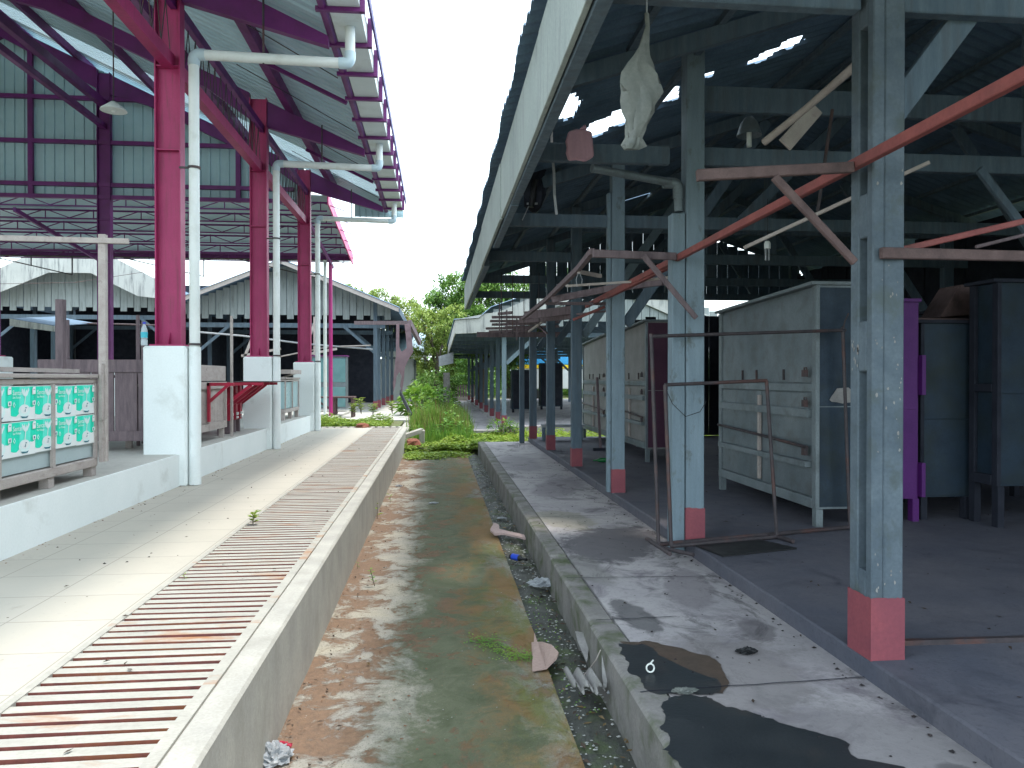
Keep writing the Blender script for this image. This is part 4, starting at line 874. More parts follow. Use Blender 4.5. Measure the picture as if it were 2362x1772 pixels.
cupboard('tall dark sheet cupboard at the right edge', 4.72, 5.8, 5.95, 6.3, 2.44, 2.44, GALVD, DARKC, GALVD, doors=False, zl=.35)
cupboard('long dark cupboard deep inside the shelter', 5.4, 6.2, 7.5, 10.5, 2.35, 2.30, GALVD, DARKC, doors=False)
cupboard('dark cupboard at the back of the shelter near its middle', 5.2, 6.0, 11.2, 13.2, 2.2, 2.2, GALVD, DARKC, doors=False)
cupboard('dark cupboard between the large grey one and the added dark screen', 4.4, 5.0, 9.0, 10.5, 2.3, 2.3, GALVD, DARKC, doors=False)
a = MB(); p = atY(2230, 720, 6.6); a.prism([atY(2215, 657, 6.6), atY(2297, 657, 6.6), atY(2297, 728, 6.6), atY(2212, 728, 6.6)], (0, .3, 0)); a.prism([atY(2168, 732, 6.55), atY(2214, 660, 6.6), atY(2214, 728, 6.6)], (0, .3, 0)); a.box(4.2, 5.0, 6.5, 7.0, 2.12, 2.15)
solo('wooden_box', a, WB, 'brown wooden box on top of the dark cupboard', 'box', bevel=.004)
# pipe rack and mat
rk = thing('pipe_rack', 'rusty steel pipe clothes rack standing by the second pillar', 'clothes rack', (2.2, 5.5, ZF))
def pp(seq): return [atY(u, v, Y) for u, v, Y in seq]
def tp(seq, r=.013, name='pipe', mat=IRON): a = MB(); a.tube(pp(seq), r, 10); return part(name, a, mat, rk, smooth=True)
zb = ZF+.02
A1 = atZ(1519, 1256, zb); A2 = atZ(1548, 1260, zb); A3 = atZ(1792, 1238, zb); A4 = atZ(1960, 1216, zb)
T1 = atY(1502, 770, A1.y); T2 = atY(1534, 888, A2.y); T3 = atY(1768, 878, A3.y); T4 = atY(1944, 762, A4.y)
def seg(pts, r=.014, name='pipe', mat=IRON): a = MB(); a.tube(pts, r, 10); return part(name, a, mat, rk, smooth=True)
seg([A1, T1]); seg([A2, T2]); seg([A3, T3]); seg([A4, T4]); seg([T2, T3]); seg([T1+Vector((0, 0, -.02)), T4]); seg([A1, A4], .017); seg([A2, A3], .017)
seg([atZ(1492, 1243, zb), atZ(1545, 1278, zb)], .016, 'foot'); seg([A3+Vector((-.02, .1, 0)), atZ(1830, 1249, zb)], .016, 'foot'); seg([atZ(1520, 1262, zb), atZ(1600, 1280, zb)], .014, 'foot')
a = MB(); a.tube([T2+Vector((0, 0, -.02)), T2+Vector((.05, -.02, -.14)), T2+Vector((.15, -.02, -.235)), T2+Vector((.26, -.02, -.2)), T2+Vector((.31, -.02, -.12))], .003, 5); part('wire', a, BLACK, rk)
q = T4; a = MB(); a.tube([q+Vector((0, 0, .0)), q+Vector((.02, 0, .08)), q+Vector((.05, 0, .14))], .006, 6); a.tube([q+Vector((.0, 0, -.03)), q+Vector((.03, 0, .0)), q+Vector((.0, 0, .03)), q+Vector((-.03, 0, .0)), q+Vector((0, 0, -.03))], .006, 6); part('hook', a, IRON, rk)
a = MB(); m4 = [atZ(1605, 1262, ZF), atZ(1728, 1243, ZF), atZ(1838, 1268, ZF), atZ(1668, 1286, ZF)]; a.prism([p+Vector((0, 0, .002)) for p in m4], (0, 0, .012)); solo('rubber_mat', a, BLACK, 'black rubber mat lying on the shelter floor below the pipe rack', 'mat')
# floor batten behind the slotted pillar
a = MB(); a.beam(atZ(2078, 1482, ZF+.012), atZ(2420, 1472, ZF+.012), .03, .024); solo('metal_bar', a, IRON, 'dark metal bar lying on the floor right of the slotted pillar', 'bar')
# timber outriggers, poles
def tim(label, a0, a1, w_, h_, mat=WB, name='timber_pole', cat='pole', grp=None):
    a = MB(); n = 4; a0 = Vector(a0); a1 = Vector(a1)
    a.beam(a0, a1, w_, h_, w2=w_*.93, h2=h_*.93); return solo(name, a, mat, label, cat, grp, bevel=.004)
tim('long reddish timber pole running along the outside of the pillars', (1.83, 9.2, 2.49), (1.87, 1.6, 2.575), .04, .05, WR)
tim('brown outrigger plank fixed to the slotted pillar', atY(1607, 405, 3.2), atY(1968, 386, 3.2), .03, .05, WB, 'outrigger')
tim('slanting brown brace below the outrigger of the slotted pillar', atY(1786, 408, 3.15), atY(1972, 606, 3.15), .025, .035, WB, 'brace')
tim('red painted pole rising right from the slotted pillar', atY(2072, 578, 3.36), atY(2400, 502, 3.36), .03, .03, WR)
tim('dark plank fixed across the right side of the slotted pillar', atY(2032, 584, 3.18), atY(2480, 594, 3.30), .03, .05, WB, 'outrigger')
tim('thin stick below the red pole at the right edge', atY(2250, 570, 3.6), atY(2400, 533, 3.6), .015, .018, WM)
tim('thin pale stick slanting up across the shelter', atY(1716, 572, 5.2), atY(2145, 374, 4.3), .02, .025, WP)
tim('grey timber strut at the right edge above the dark cupboards', atY(2258, 390, 5.4), atY(2400, 575, 5.4), .04, .06, WG, 'brace')
tim('brown outrigger plank fixed to the double blue pillar', atY(1367, 585, 5.66), atY(1560, 592, 5.66), .035, .06, WM, 'outrigger')
tim('slanting brown brace across the double blue pillar', atY(1484, 590, 5.6), atY(1606, 734, 5.6), .03, .04, WM, 'brace')
a = MB(); pts = [atY(1763, 328, 4.6), atY(1860, 250, 4.3), atY(1975, 150, 3.95)]; a.tube(pts, [.024, .021, .026], 12); bp = solo('bamboo_pole', a, WP, 'thick pale bamboo pole hanging slantwise left of the slotted pillar', 'pole', smooth=True)
tim('pale split board beside the hanging bamboo pole', atY(1810, 335, 4.7), atY(1885, 250, 4.7), .02, .10, WP, 'board', 'board')
a = MB(); a.tube([atY(1920, 253, 5.0), atY(1886, 488, 5.0)], .012, 8); solo('conduit', a, IRON, 'thin dark conduit hanging behind the slanting poles', 'conduit')
# awning lattice of sticks between the double pillar and the far pillars
lat = thing('awning_frame', 'sagging brown lattice awning frame hanging along the far pillars', 'awning frame', (1.3, 9, 2.5))
def lt_(pts, w_=.04, h_=.045, mat=WM, name='rail'):
    a = MB()
    for i in range(len(pts)-1): a.beam(pts[i], pts[i+1], w_, h_)
    part(name, a, mat, lat)
lt_([atY(1366, 580, 5.7), atY(1330, 625, 6.6)], mat=WM); lt_([atY(1334, 620, 6.5), atY(1262, 690, 8.6), atY(1205, 735, 11.2)], mat=WM)
lt_([atY(1335, 627, 6.5), atY(1385, 637, 6.7)], .03, .03, WP, 'stick'); lt_([atY(1305, 660, 7.2), atY(1460, 650, 7.0), atY(1545, 640, 6.6)], .02, .022, WP, 'stick')
lt_([atY(1272, 692, 8.2), atY(1395, 668, 8.1), atY(1530, 650, 7.5)], .05, .07, WM, 'rail'); lt_([atY(1400, 684, 8.0), atY(1545, 612, 6.0)], .04, .05, WR, 'rail')
lt_([atY(1258, 700, 8.8), atY(1400, 701, 8.7)], .03, .035, WM, 'stick'); lt_([atY(1322, 738, 9.2), atY(1395, 708, 9.0)], .03, .03, WR, 'stick')
lt_([atY(1330, 725, 9.4), atY(1400, 718, 9.2)], .02, .02, WM, 'stick'); lt_([atY(1212, 728, 11.5), atY(1330, 714, 11.0)], .05, .12, WM, 'board'); lt_([atY(1200, 738, 12.5), atY(1330, 726, 11.0)], .05, .12, WM, 'board')
for i, (x0, v, x1) in enumerate(((1150, 724, 1180), (1135, 732, 1250), (1131, 741, 1250), (1135, 749, 1240), (1121, 758, 1230), (1128, 765, 1220), (1170, 745, 1290), (1165, 755, 1290))):
    lt_([atY(x0, v, 12.4+.35*i), atY(x1, v+random.uniform(-3, 1), 12.0+.35*i)], .03, .045, WM, 'slat')
for u, v0, v1 in ((1152, 700, 770), (1169, 715, 772), (1192, 730, 785)): lt_([atY(u, v0, 12.6), atY(u, v1, 12.6)], .02, .02, WM, 'upright')
lt_([atY(1220, 765, 12.8), atY(1255, 740, 12.0)], .03, .03, WP, 'stick'); lt_([atY(1235, 745, 12.8), atY(1262, 770, 12.4)], .03, .03, WM, 'stick')
lt_([atY(1100, 772, 14.6), atY(1300, 772, 14.6)], .05, .1, WM, 'board')
a = MB(); pts = [atY(1334, 630, 6.5), atY(1329, 645, 6.5), atY(1331, 662, 6.5)]; a.tube(pts, .003, 5); a.tube([atY(1337, 630, 6.5), atY(1343, 645, 6.5), atY(1342, 655, 6.5)], .003, 5); part('string', a, LITW, lat)
# hanging bag
a = MB(); out = [(1492, 30, 8), (1494, 60, 9), (1489, 85, 16), (1484, 105, 20), (1478, 130, 34), (1474, 150, 52), (1475, 175, 74), (1476, 198, 82), (1480, 215, 78), (1479, 235, 72), (1478, 260, 64), (1472, 280, 52), (1467, 300, 40), (1462, 318, 34), (1458, 335, 50), (1455, 345, 30)]
Yb = 3.12; base = 0; N = 24; mb = MB()
for i, (u, v, wd) in enumerate(out):
    c = atY(u, v, Yb); r = wd/2*Yb/F
    for k in range(N):
        t = 2*math.pi*k/N; f = 1+.28*math.sin(3*t+i*.5)+.18*math.sin(7*t-i*.9)+.1*math.sin(11*t+i*1.7); mb.v.append((c.x+r*f*math.cos(t), Yb+r*.45*f*math.sin(t), c.z))
for i in range(len(out)-1):
    for k in range(N): q = i*N+k; q2 = i*N+(k+1) % N; mb.f.append((q, q2, q2+N, q+N)); mb.m.append(0)
mb.f.append(tuple(range(N))); mb.m.append(0); mb.f.append(tuple(range(len(mb.v)-N, len(mb.v)))); mb.m.append(0)
solo('plastic_bag', mb, BAGM, 'long dirty plastic bag hanging from the first tie beam', 'plastic bag', smooth=True)
a = MB(); a.tube([atY(1492, 32, Yb), atY(1492, -12, Yb)], .004, 5); solo('string', a, LITW, 'short string holding the long plastic bag', 'string')
# pink torn container, ribbon, bundle
Yc = 5.5; px = [(1312, 302), (1330, 297), (1352, 299), (1366, 303), (1371, 360), (1362, 366), (1350, 372), (1330, 368), (1312, 370), (1306, 352), (1308, 340), (1305, 325), (1309, 312)]
a = MB(); a.prism([atY(u, v, Yc) for u, v in px], (0, .03, 0)); a.prism([atY(u, v, Yc) for u, v in [(1335, 299), (1350, 285), (1356, 299)]], (0, .02, 0))
solo('torn_container', a, M('pink_plastic', (.52, .30, .35), (.42, .24, .30), 4, .5, .2, stretch=(8, 8, 1)), 'torn pink plastic container hanging below the roof hole', 'container', bevel=.01)
a = MB(); pts = [atY(1272, 296, 5.9), atY(1273, 350, 5.85), atY(1278, 400, 5.85), atY(1279, 450, 5.8), atY(1284, 495, 5.85)]
for i in range(4): a.beam(pts[i], pts[i+1], .02, .004, up=(0, 1, 0))
solo('ribbon', a, LITW, 'narrow white ribbon dangling under the eave', 'ribbon')
bu = thing('hanging_bundle', 'dark bundle with a bottle and rags tied under the eave behind the ribbon', 'bundle', atY(1240, 480, 8.3))
a = MB(); a.lathe([(.02, 0), (.10, .06), (.13, .2), (.10, .36), (.12, .45), (.04, .55)], atY(1232, 490, 8.3), 12, jit=.25); part('rags', a, DARKC, bu); a = MB(); pp_ = atY(1225, 478, 8.2); a.tube([pp_, pp_+Vector((.05, 0, .3))], [.035, .03], 10); part('bottle', a, BLACK, bu, smooth=True)
a = MB(); a.beam(atY(1205, 508, 8.2), atY(1222, 470, 8.2), .015, .01); a.beam(atY(1215, 470, 8.2), atY(1240, 470, 8.2), .01, .02); part('tape', a, LITW, bu)
# bulbs and lamps under the shelter
def cfl(u, v, Y, label):
    t = thing('hanging_bulb', label, 'light bulb', atY(u, v, Y)); p = atY(u, v, Y); a = MB(); a.lathe([(.03, 0), (.03, .05), (.02, .07)], p, 12); part('socket', a, PVC, t, smooth=True)
    a = MB()
    for dx in (-.015, .015): a.tube([p+Vector((dx, 0, 0)), p+Vector((dx, 0, -.11))], .01, 8)
    part('tubes', a, LITW, t, smooth=True); a = MB(); a.tube([p+Vector((0, 0, .07)), (p.x, p.y, min(3.3, rz(p.x)))], .003, 5); part('flex', a, BLACK, t)
cfl(1770, 574, 6.9, 'energy saving bulb hanging above the large grey cupboard')
p = atY(1728, 305, 5.9); t = thing('pendant_lamp', 'small grey dome lamp under the shelter roof', 'lamp', p); a = MB(); a.lathe([(.05, 0), (.10, -.03), (.07, .07), (.03, .12)], p, 16); part('lamp_shade', a, GALV, t, smooth=True); a = MB(); a.tube([p+Vector((0, 0, -.12)), p], .02, 10); part('bulb', a, PVC, t, smooth=True)
# small things on the shelter floor
a = MB(); p = atZ(1392, 1062, ZF+.035); a.tube([p+Vector((-.16, 0, 0)), p+Vector((-.10, 0, 0)), p+Vector((-.05, .01, .005)), p+Vector((.14, .02, 0))], [.014, .016, .036, .036], 12); solo('glass_bottle', a, GLASSG, 'green glass bottle lying on the floor beside the third pillar', 'bottle', smooth=True)
bs = thing('t_stand', 'dark T shaped stand leaning before the cream cupboard', 'stand', atZ(1385, 1036, ZF)); p = atZ(1385, 1036, ZF+.03); a = MB(); a.box(p.x-.13, p.x+.22, p.y-.03, p.y+.03, ZF, ZF+.05); part('foot', a, DARKC, bs); a = MB(); a.beam(p, p+Vector((-.04, .1, 1.25)), .04, .04); part('post', a, WM, bs)
be = thing('bench', 'small white topped bench at the far end of the shelter', 'bench', (2.5, 15.2, ZF)); q = atY(1300, 979, 15.2); a = MB(); a.box(2.1, 2.95, 15.0, 15.35, q.z-.05, q.z); part('seat', a, LITW, be)
for x in (2.14, 2.9): a = MB(); a.box(x-.03, x+.03, 15.1, 15.25, ZF, q.z-.05); part('leg', a, WG, be)

for k, (x, y, h, lab) in enumerate(((2.7, 27.5, 1.9, 'dark low cupboard under the far right shed behind its first posts'), (4.1, 30, 2.2, 'dark cupboard deep under the far right shed'), (5.0, 24.5, 1.6, 'dark crate stack under the far right shed'))):
    t = thing('cupboard', lab, 'cupboard', (x, y, .33), 'cupboards under the far sheds'); a = MB(); a.box(x, x+.9, y, y+.6, .45, h); part('body', a, GALVD, t, bevel=.01)
    for xx in (x+.05, x+.85): a = MB(); a.box(xx-.04, xx+.04, y+.02, y+.1, .33, .45); part('leg', a, DARKC, t)
    a = MB(); a.box(x+.05, x+.85, y-.02, y, .5, h-.06); part('door', a, DARKC, t)
# ================================================================== alley litter
def shard(name, px, z, label, cat, mat, lift=.0, th=.006, tilt=None, wave=0):
    pts = [atZ(u, v, z) for u, v in px]; c = sum(pts, Vector())/len(pts); mb = MB()
    if wave:      # corrugated fragment
        xs = [p.x for p in pts]; ys = [p.y for p in pts]; n = 26; v0 = len(mb.v); a = (pts[1]-pts[0]); b = (pts[3]-pts[0])
        for i in range(n+1):
            for j in range(5):
                p = pts[0]+a*(i/n)+b*(j/4)*(1+.12*math.sin(i*1.7)); mb.v.append((p.x, p.y, z+.03+wave*math.sin(i/n*2*math.pi*2.5)+(tilt or 0)*i/n))
        for i in range(n):
            for j in range(4): q = i*5+j; mb.f.append((q, q+1, q+6, q+5)); mb.m.append(0)
        return solo(name, mb, mat, label, cat, smooth=True, solid=.007)
    pts = jag(pts, .04, .006)
    pts = [p+Vector((0, 0, lift*(p-c).dot(Vector((.6, .8, 0)).normalized())*3+.012+lift*.3)) for p in pts]
    mb.prism(pts, (0, 0, th)); return solo(name, mb, mat, label, cat)
P_ = [atZ(u, v, .015) for u, v in ((1226, 1482), (1252, 1485), (1273, 1508), (1289, 1530), (1284, 1541), (1260, 1546), (1228, 1549))]; a = MB(); up_ = Vector((0, 0, .05))
P_[2] += up_; P_[3] += up_*1.2; P_[4] += up_; P_[1] += up_*.2; a.face([P_[0], P_[1], P_[5]+up_*.1, P_[6]]); a.face([P_[1], P_[2], P_[3], P_[4], P_[5]+up_*.1]); a.face([P_[6], P_[5]+up_*.1, P_[0]+Vector((.02, .02, .05))])
solo('cardboard_sheet', a, CARD, 'faded brown folded cardboard at the edge of the gutter', 'cardboard', solid=.004)
shard('cement_sheet_fragment', [(1326, 1487), (1345, 1490), (1360, 1503), (1356, 1518), (1352, 1531), (1342, 1515)], .02, 'small pale triangular sheet fragment beside the right kerb', 'sheet fragment', SHARD, .1)
shard('corrugated_fragment', [(1300, 1560), (1368, 1588), (1384, 1640), (1322, 1600)], .04, 'corrugated white roofing fragment lying in the gutter', 'roofing fragment', SHARD, wave=.022, tilt=.05)
shard('cement_sheet_fragment', [(1387, 1572), (1395, 1575), (1404, 1596), (1398, 1606), (1392, 1605)], .03, 'narrow fragment leaning against the right kerb', 'sheet fragment', SHARD, .3)
shard('wood_strip', [(1131, 1232), (1138, 1222), (1150, 1225), (1152, 1232), (1210, 1243), (1213, 1248), (1160, 1238), (1140, 1238)], .02, 'pale pink broken strip of wood across the gutter', 'wood strip', M('pinkish_wood', (.5, .36, .34), (.4, .3, .28), 6, .8, .2), .05, .02)
def crumple(name, u, v, z, rx, ry, h, label, mat, cat='plastic bag'):
    c = atZ(u, v, z); mb = MB(); n, mrow = 26, 12; base = 0
    for i in range(mrow+1):
        ph = math.pi*.5*i/mrow
        for k in range(n):
            t = 2*math.pi*k/n; d = Vector((math.cos(t)*math.cos(ph), math.sin(t)*math.cos(ph), math.sin(ph)))
            f = 1+.45*noise.noise(d*2.3+Vector((u, v, 0))*.01)+.35*noise.noise(d*6+Vector((u, 0, 0))); mb.v.append((c.x+d.x*rx*f, c.y+d.y*ry*f, z+d.z*h*f+.002))
    for i in range(mrow):
        for k in range(n): a = i*n+k; b = i*n+(k+1) % n; mb.f.append((a, b, b+n, a+n)); mb.m.append(0)
    return solo(name, mb, mat, label, cat)
crumple('plastic_bag', 635, 1752, .01, .065, .07, .06, 'crumpled clear plastic bag at the foot of the left kerb', LITW)
crumple('plastic_wrapper', 655, 1728, .01, .03, .02, .03, 'small red torn wrapper just behind the clear bag', REDP, 'wrapper')
crumple('plastic_bag', 1248, 1348, .02, .095, .08, .04, 'crumpled white plastic bag lying against the right kerb', LITW)
crumple('plastic_bag', 920, 1122, .01, .05, .03, .02, 'small white scrap of plastic beside the left kerb', LITW)
crumple('paper_scrap', 1000, 1161, .01, .06, .04, .012, 'flat white leaf shaped scrap in the middle of the alley', LITW, 'paper scrap')
crumple('paper_scrap', 1158, 1196, .01, .05, .04, .012, 'white scrap in the far part of the gutter', LITW, 'paper scrap')
crumple('plastic_bag', 1722, 1505, ZR+.004, .05, .03, .02, 'dark crumpled rag beside the brown puddle', BLACK, 'rag')
crumple('plastic_bag', 1578, 1596, ZR+.004, .05, .03, .012, 'clear plastic scrap at the edge of the puddle', BAGM)
crumple('paper_scrap', 1405, 1600, .05, .012, .012, .012, 'tiny white lump against the right kerb', LITW, 'scrap')
# ring
rg = MB(); p = atZ(1500, 1552, ZR+.004); N = 20
pts = [Vector((p.x+.018*math.cos(2*math.pi*i/N), p.y+.006*math.sin(2*math.pi*i/N)*.5, p.z+.022+.018*math.sin(2*math.pi*i/N))) for i in range(N+1)]
rg.tube(pts, .004, 6); rg.tube([pts[5], pts[5]+Vector((.02, .02, .008))], .004, 6); solo('plastic_ring', rg, PVC, 'small white plastic ring standing in the dark puddle', 'ring', smooth=True)
# drink bottle in gutter
db = thing('drink_bottle', 'small dark drink bottle with blue label lying in the gutter', 'bottle', atZ(1194, 1287, .03)); p = atZ(1178, 1283, .045); d = (atZ(1214, 1291, .045)-p).normalized(); L = (atZ(1214, 1291, .045)-p).length
a = MB(); a.tube([p, p+d*L*.62, p+d*L*.74, p+d*L], [.026, .026, .012, .012], 14); part('body', a, BLACK, db, smooth=True); a = MB(); a.tube([p+d*L*.12, p+d*L*.55], .0268, 14); part('wrapper', a, flat('blue_label', (.02, .07, .55)), db, smooth=True); a = MB(); a.tube([p+d*L*.94, p+d*L*1.03], .014, 12); part('cap', a, BLACK, db)
# twig
a = MB(); a.tube([atZ(1340, 1566, .08), atZ(1362, 1540, .12), atZ(1375, 1522, .2), atZ(1385, 1500, .26)], .003, 5); solo('twig', a, WP, 'thin pale twig leaning from the roofing fragment', 'twig')
# grit, leaves and crumbs
def crumbs(name, n, fx, fy, z, smin, smax, mat, kind='stuff'):
    mb = MB()
    for _ in range(n):
        x, y = fx(), fy(); s = random.uniform(smin, smax); zz = z(x, y) if callable(z) else z; t = random.uniform(0, 6.28); vs = []
        for k in range(5): r = s*random.uniform(.5, 1.1); vs.append((x+r*math.cos(t+k*1.256), y+r*math.sin(t+k*1.256)*.8, zz+.001))
        vs.append((x+random.uniform(-.3, .3)*s, y, zz+s*random.uniform(.25, .7))); mb.raw(vs, [(k, (k+1) % 5, 5) for k in range(5)])
    o = struct(name, mb, mat, kind); return o
U = random.uniform
crumbs('grit', 1500, lambda: U(.57, .83), lambda: U(1.3, 15)**1, -.015, .004, .014, M('pale_grit', (.42, .42, .40), (.25, .26, .25), 9, .8, .1))
crumbs('grit', 700, lambda: random.triangular(XW, .5, XW+.05), lambda: U(1.4, 15), .008, .004, .013, M('brown_grit', (.22, .12, .07), (.14, .08, .05), 9, .9, .1))
crumbs('grit', 500, lambda: U(XW, .6), lambda: U(1.4, 15), .008, .002, .006, 'pale_grit')
crumbs('grit', 140, lambda: U(1.0, 1.9), lambda: U(1.6, 12), ZR, .003, .012, M('dark_grit', (.04, .03, .03), (.02, .018, .02), 9, .9, .1))
crumbs('grit', 130, lambda: U(2.0, 5), lambda: U(1.8, 12), ZF, .004, .014, 'dark_grit')
crumbs('grit', 90, lambda: U(-2.74, -1.6), lambda: U(2.5, 15), ZL, .003, .014, 'dark_grit')
crumbs('grit', 160, lambda: U(-2.75, -2.66), lambda: U(2.5, 16), ZL, .004, .014, 'brown_grit')
crumbs('grit', 120, lambda: U(1.84, 1.91), lambda: U(1.8, 12), ZR, .004, .016, 'dark_grit')
def litter(name, n, fx, fy, z, smin, smax, mat):
    mb = MB()
    for _ in range(n):
        x, y = fx(), fy(); s = U(smin, smax); t = U(0, 6.28); c, d = math.cos(t), math.sin(t); h = U(0, .012); k = U(.25, .45)
        mb.raw([(x-c*s, y-d*s, z+.003), (x+d*s*k, y-c*s*k, z+.003+h), (x+c*s, y+d*s, z+.004+h*.5), (x-d*s*k, y+c*s*k, z+.003+h*.4)], [(0, 1, 2), (0, 2, 3)])
    return struct(name, mb, mat, 'stuff')
DKL = M('dark_dead_leaves', (.07, .045, .03), (.035, .025, .02), 9, .9, .1)
litter('leaf_litter', 150, lambda: U(.57, .84), lambda: U(1.4, 14), -.012, .008, .03, BROWNL); litter('leaf_litter', 260, lambda: U(.57, .84), lambda: U(1.4, 14), -.012, .008, .03, DKL)
litter('leaf_litter', 160, lambda: random.triangular(XW, -.3, XW+.02), lambda: U(1.6, 14), .008, .006, .02, DKL); litter('leaf_litter', 60, lambda: random.triangular(XW, .4, XW+.02), lambda: U(1.6, 14), .008, .008, .022, BROWNL)
litter('leaf_litter', 45, lambda: U(-1.5, -.88), lambda: U(2.2, 15), ZL+.006, .006, .02, DKL); litter('leaf_litter', 22, lambda: U(-2.7, -1.6), lambda: U(2.4, 15), ZL, .006, .02, DKL)
litter('leaf_litter', 30, lambda: U(.9, 1.9), lambda: U(1.8, 12), ZR+.003, .006, .02, DKL); litter('leaf_litter', 90, lambda: U(2, 5.5), lambda: U(2, 12), ZF, .008, .03, DKL)
litter('paper_bits', 22, lambda: U(-.7, 1.8), lambda: U(2, 13), .012, .006, .014, SHARD)
# ================================================================== plants
def leaf(mb, p, d, L, W, m=0, droop=.3):
    d = Vector(d).normalized(); s = d.cross(Vector((0, 0, 1))); s = s.normalized() if s.length > .01 else Vector((1, 0, 0)); up = s.cross(d).normalized()
    a = p; b = p+d*L*.5+up*.0; c = p+d*L-Vector((0, 0, L*droop)); mb.raw([a, b+s*W/2, c, b-s*W/2], [(0, 1, 2, 3)], m)
def grass(name, n, fx, fy, zf, h0, h1, wd, mat, lean=.35):
    mb = MB()
    for _ in range(n):
        x, y = fx(), fy(); h = U(h0, h1)*(.55+.9*abs(noise.noise(Vector((x*1.1, y*.9, 7))))+.3*U(0, 1)); t = U(0, 6.28); l = U(0, lean)*h; dx, dy = math.cos(t), math.sin(t); z = zf(x, y); w_ = wd*U(.6, 1.2); px, py = -dy*w_/2, dx*w_/2
        mb.raw([(x-px, y-py, z), (x+px, y+py, z), (x+dx*l*.4+px*.8, y+dy*l*.4+py*.8, z+h*.6), (x+dx*l*.4-px*.8, y+dy*l*.4-py*.8, z+h*.6), (x+dx*l, y+dy*l, z+h)], [(0, 1, 2, 3), (3, 2, 4)])
    return struct(name, mb, mat, 'stuff')
def carpet(name, n, fx, fy, zf, s0, s1, hmax, mat):
    mb = MB()
    for _ in range(n):
        x, y = fx(), fy(); q_ = noise.noise(Vector((x*1.6, y*1.6, 1)))
        if q_ < U(-.5, 0): continue
        z = zf(x, y)+U(0, hmax)*(.5+1.6*max(0, q_)); t = U(0, 6.28); leaf(mb, Vector((x, y, z)), (math.cos(t), math.sin(t), U(-.1, .6)), U(s0, s1), U(s0, s1)*.6)
    return struct(name, mb, mat, 'stuff')
bz = lambda x, y: .03+.12*noise.noise(Vector((x*.7, y*.7, 3.1)))
carpet('ground_cover', 16000, lambda: U(-.72, 1.9), lambda: U(15.2+.8, 19.9), lambda x, y: .08, .05, .14, .16, LIME)
carpet('ground_cover', 6500, lambda: random.triangular(-.7, .75, -.5), lambda: random.triangular(14.6, 16.6, 16.5), lambda x, y: .01, .04, .1, .08, LIME)
carpet('ground_cover', 5000, lambda: U(1.9, 9), lambda: U(16.3, 19.7), lambda x, y: .12, .06, .16, .2, LIME)
carpet('ground_cover', 12000, lambda: U(-4.9, -1.2), lambda: U(18.1, 20.8), lambda x, y: .40, .05, .12, .2, LIME)
grass('tall_grass', 12000, lambda: random.triangular(-.8, .95, .0), lambda: random.triangular(18.2, 33, 21), lambda x, y: .0, .3, .75, .03, GRASSM)
grass('tall_grass', 5000, lambda: random.triangular(-.8, .95, .1), lambda: random.triangular(18, 30, 19), lambda x, y: .0, .3, .75, .03, LEAF2)
grass('dry_grass', 900, lambda: random.triangular(-.8, .95, .3), lambda: random.triangular(17.8, 28, 19), lambda x, y: .0, .3, .9, .02, BROWNL)
carpet('broadleaf_weeds', 5000, lambda: random.triangular(-.8, .9, .0), lambda: U(18, 26), lambda x, y: .1, .07, .2, .5, GRASSM)
grass('tall_grass', 2500, lambda: random.triangular(-.7, .9, .2), lambda: U(17.2, 20), lambda x, y: .05, .1, .5, .025, GRASSM)
carpet('ground_cover', 3000, lambda: U(-.75, .8), lambda: U(20, 40), lambda x, y: .3, .06, .2, .5, GRASSM)
carpet('gutter_weeds', 420, lambda: random.triangular(.60, .80, .74), lambda: U(1.4, 3.0), lambda x, y: -.01, .010, .024, .03, GRASSM)
carpet('gutter_weeds', 160, lambda: U(.58, .78), lambda: U(3.5, 5.6), lambda x, y: -.01, .010, .022, .02, GRASSM)
mc = [atZ(u, v, .01) for u, v in ((1110, 1478), (1135, 1490), (1160, 1502), (1190, 1515), (1205, 1520))]
def near(): c = random.choice(mc); return c
mb = MB()
for _ in range(420):
    c = random.choice(mc); x = c.x+random.gauss(0, .045); y = c.y+random.gauss(0, .04); t = U(0, 6.28); leaf(mb, Vector((x, y, .012+U(0, .015))), (math.cos(t), math.sin(t), .3), U(.012, .024), .012)
struct('alley_weeds', mb, GRASSM, 'stuff')
def sprig(label, p, h, n, L, W, mat, name='seedling', cat='seedling', spread=.6, stems=1):
    t = thing(name, label, cat, p, 'seedlings in the cracks' if cat == 'seedling' else 'weeds beyond the walkway'); p = Vector(p); a = MB(); b = MB()
    for s in range(stems):
        th = U(0, 6.28); tip = p+Vector((math.cos(th)*h*.25*(stems > 1), math.sin(th)*h*.25*(stems > 1), h)); a.tube([p, p.lerp(tip, .5)+Vector((U(-.02, .02)*h, 0, 0)), tip], [h*.02+.001, h*.015+.001, h*.008+.0005], 5)
        for i in range(n):
            q = p.lerp(tip, .25+.75*i/max(1, n-1)); u = i*2.4+U(-.4, .4); leaf(b, q, (math.cos(u), math.sin(u), spread), L*U(.7, 1.1), W*U(.8, 1.1), droop=.25)
    part('stem', a, BARK, t); part('leaves', b, mat, t); return t
sprig('two leaved green seedling at the foot of the left kerb', atZ(870, 1197, .005), .17, 3, .08, .035, LIME)
sprig('small brownish seedling further along the left kerb', atZ(900, 1160, .005), .10, 5, .06, .03, LEAF2)
sprig('spindly weed growing in a crack of the alley', atZ(864, 1352, .005), .13, 12, .035, .02, GRASSM, stems=2)
sprig('tiny sprig where the alley meets the left kerb', atZ(825, 1312, .005), .05, 5, .025, .015, GRASSM)
sprig('bright green sprout growing through the drain grating', atZ(583, 1212, ZL), .10, 9, .06, .03, LIME, stems=3)
sprig('tiny yellow sprout in the near part of the drain grating', atZ(425, 1337, ZL), .03, 4, .025, .012, LIME)
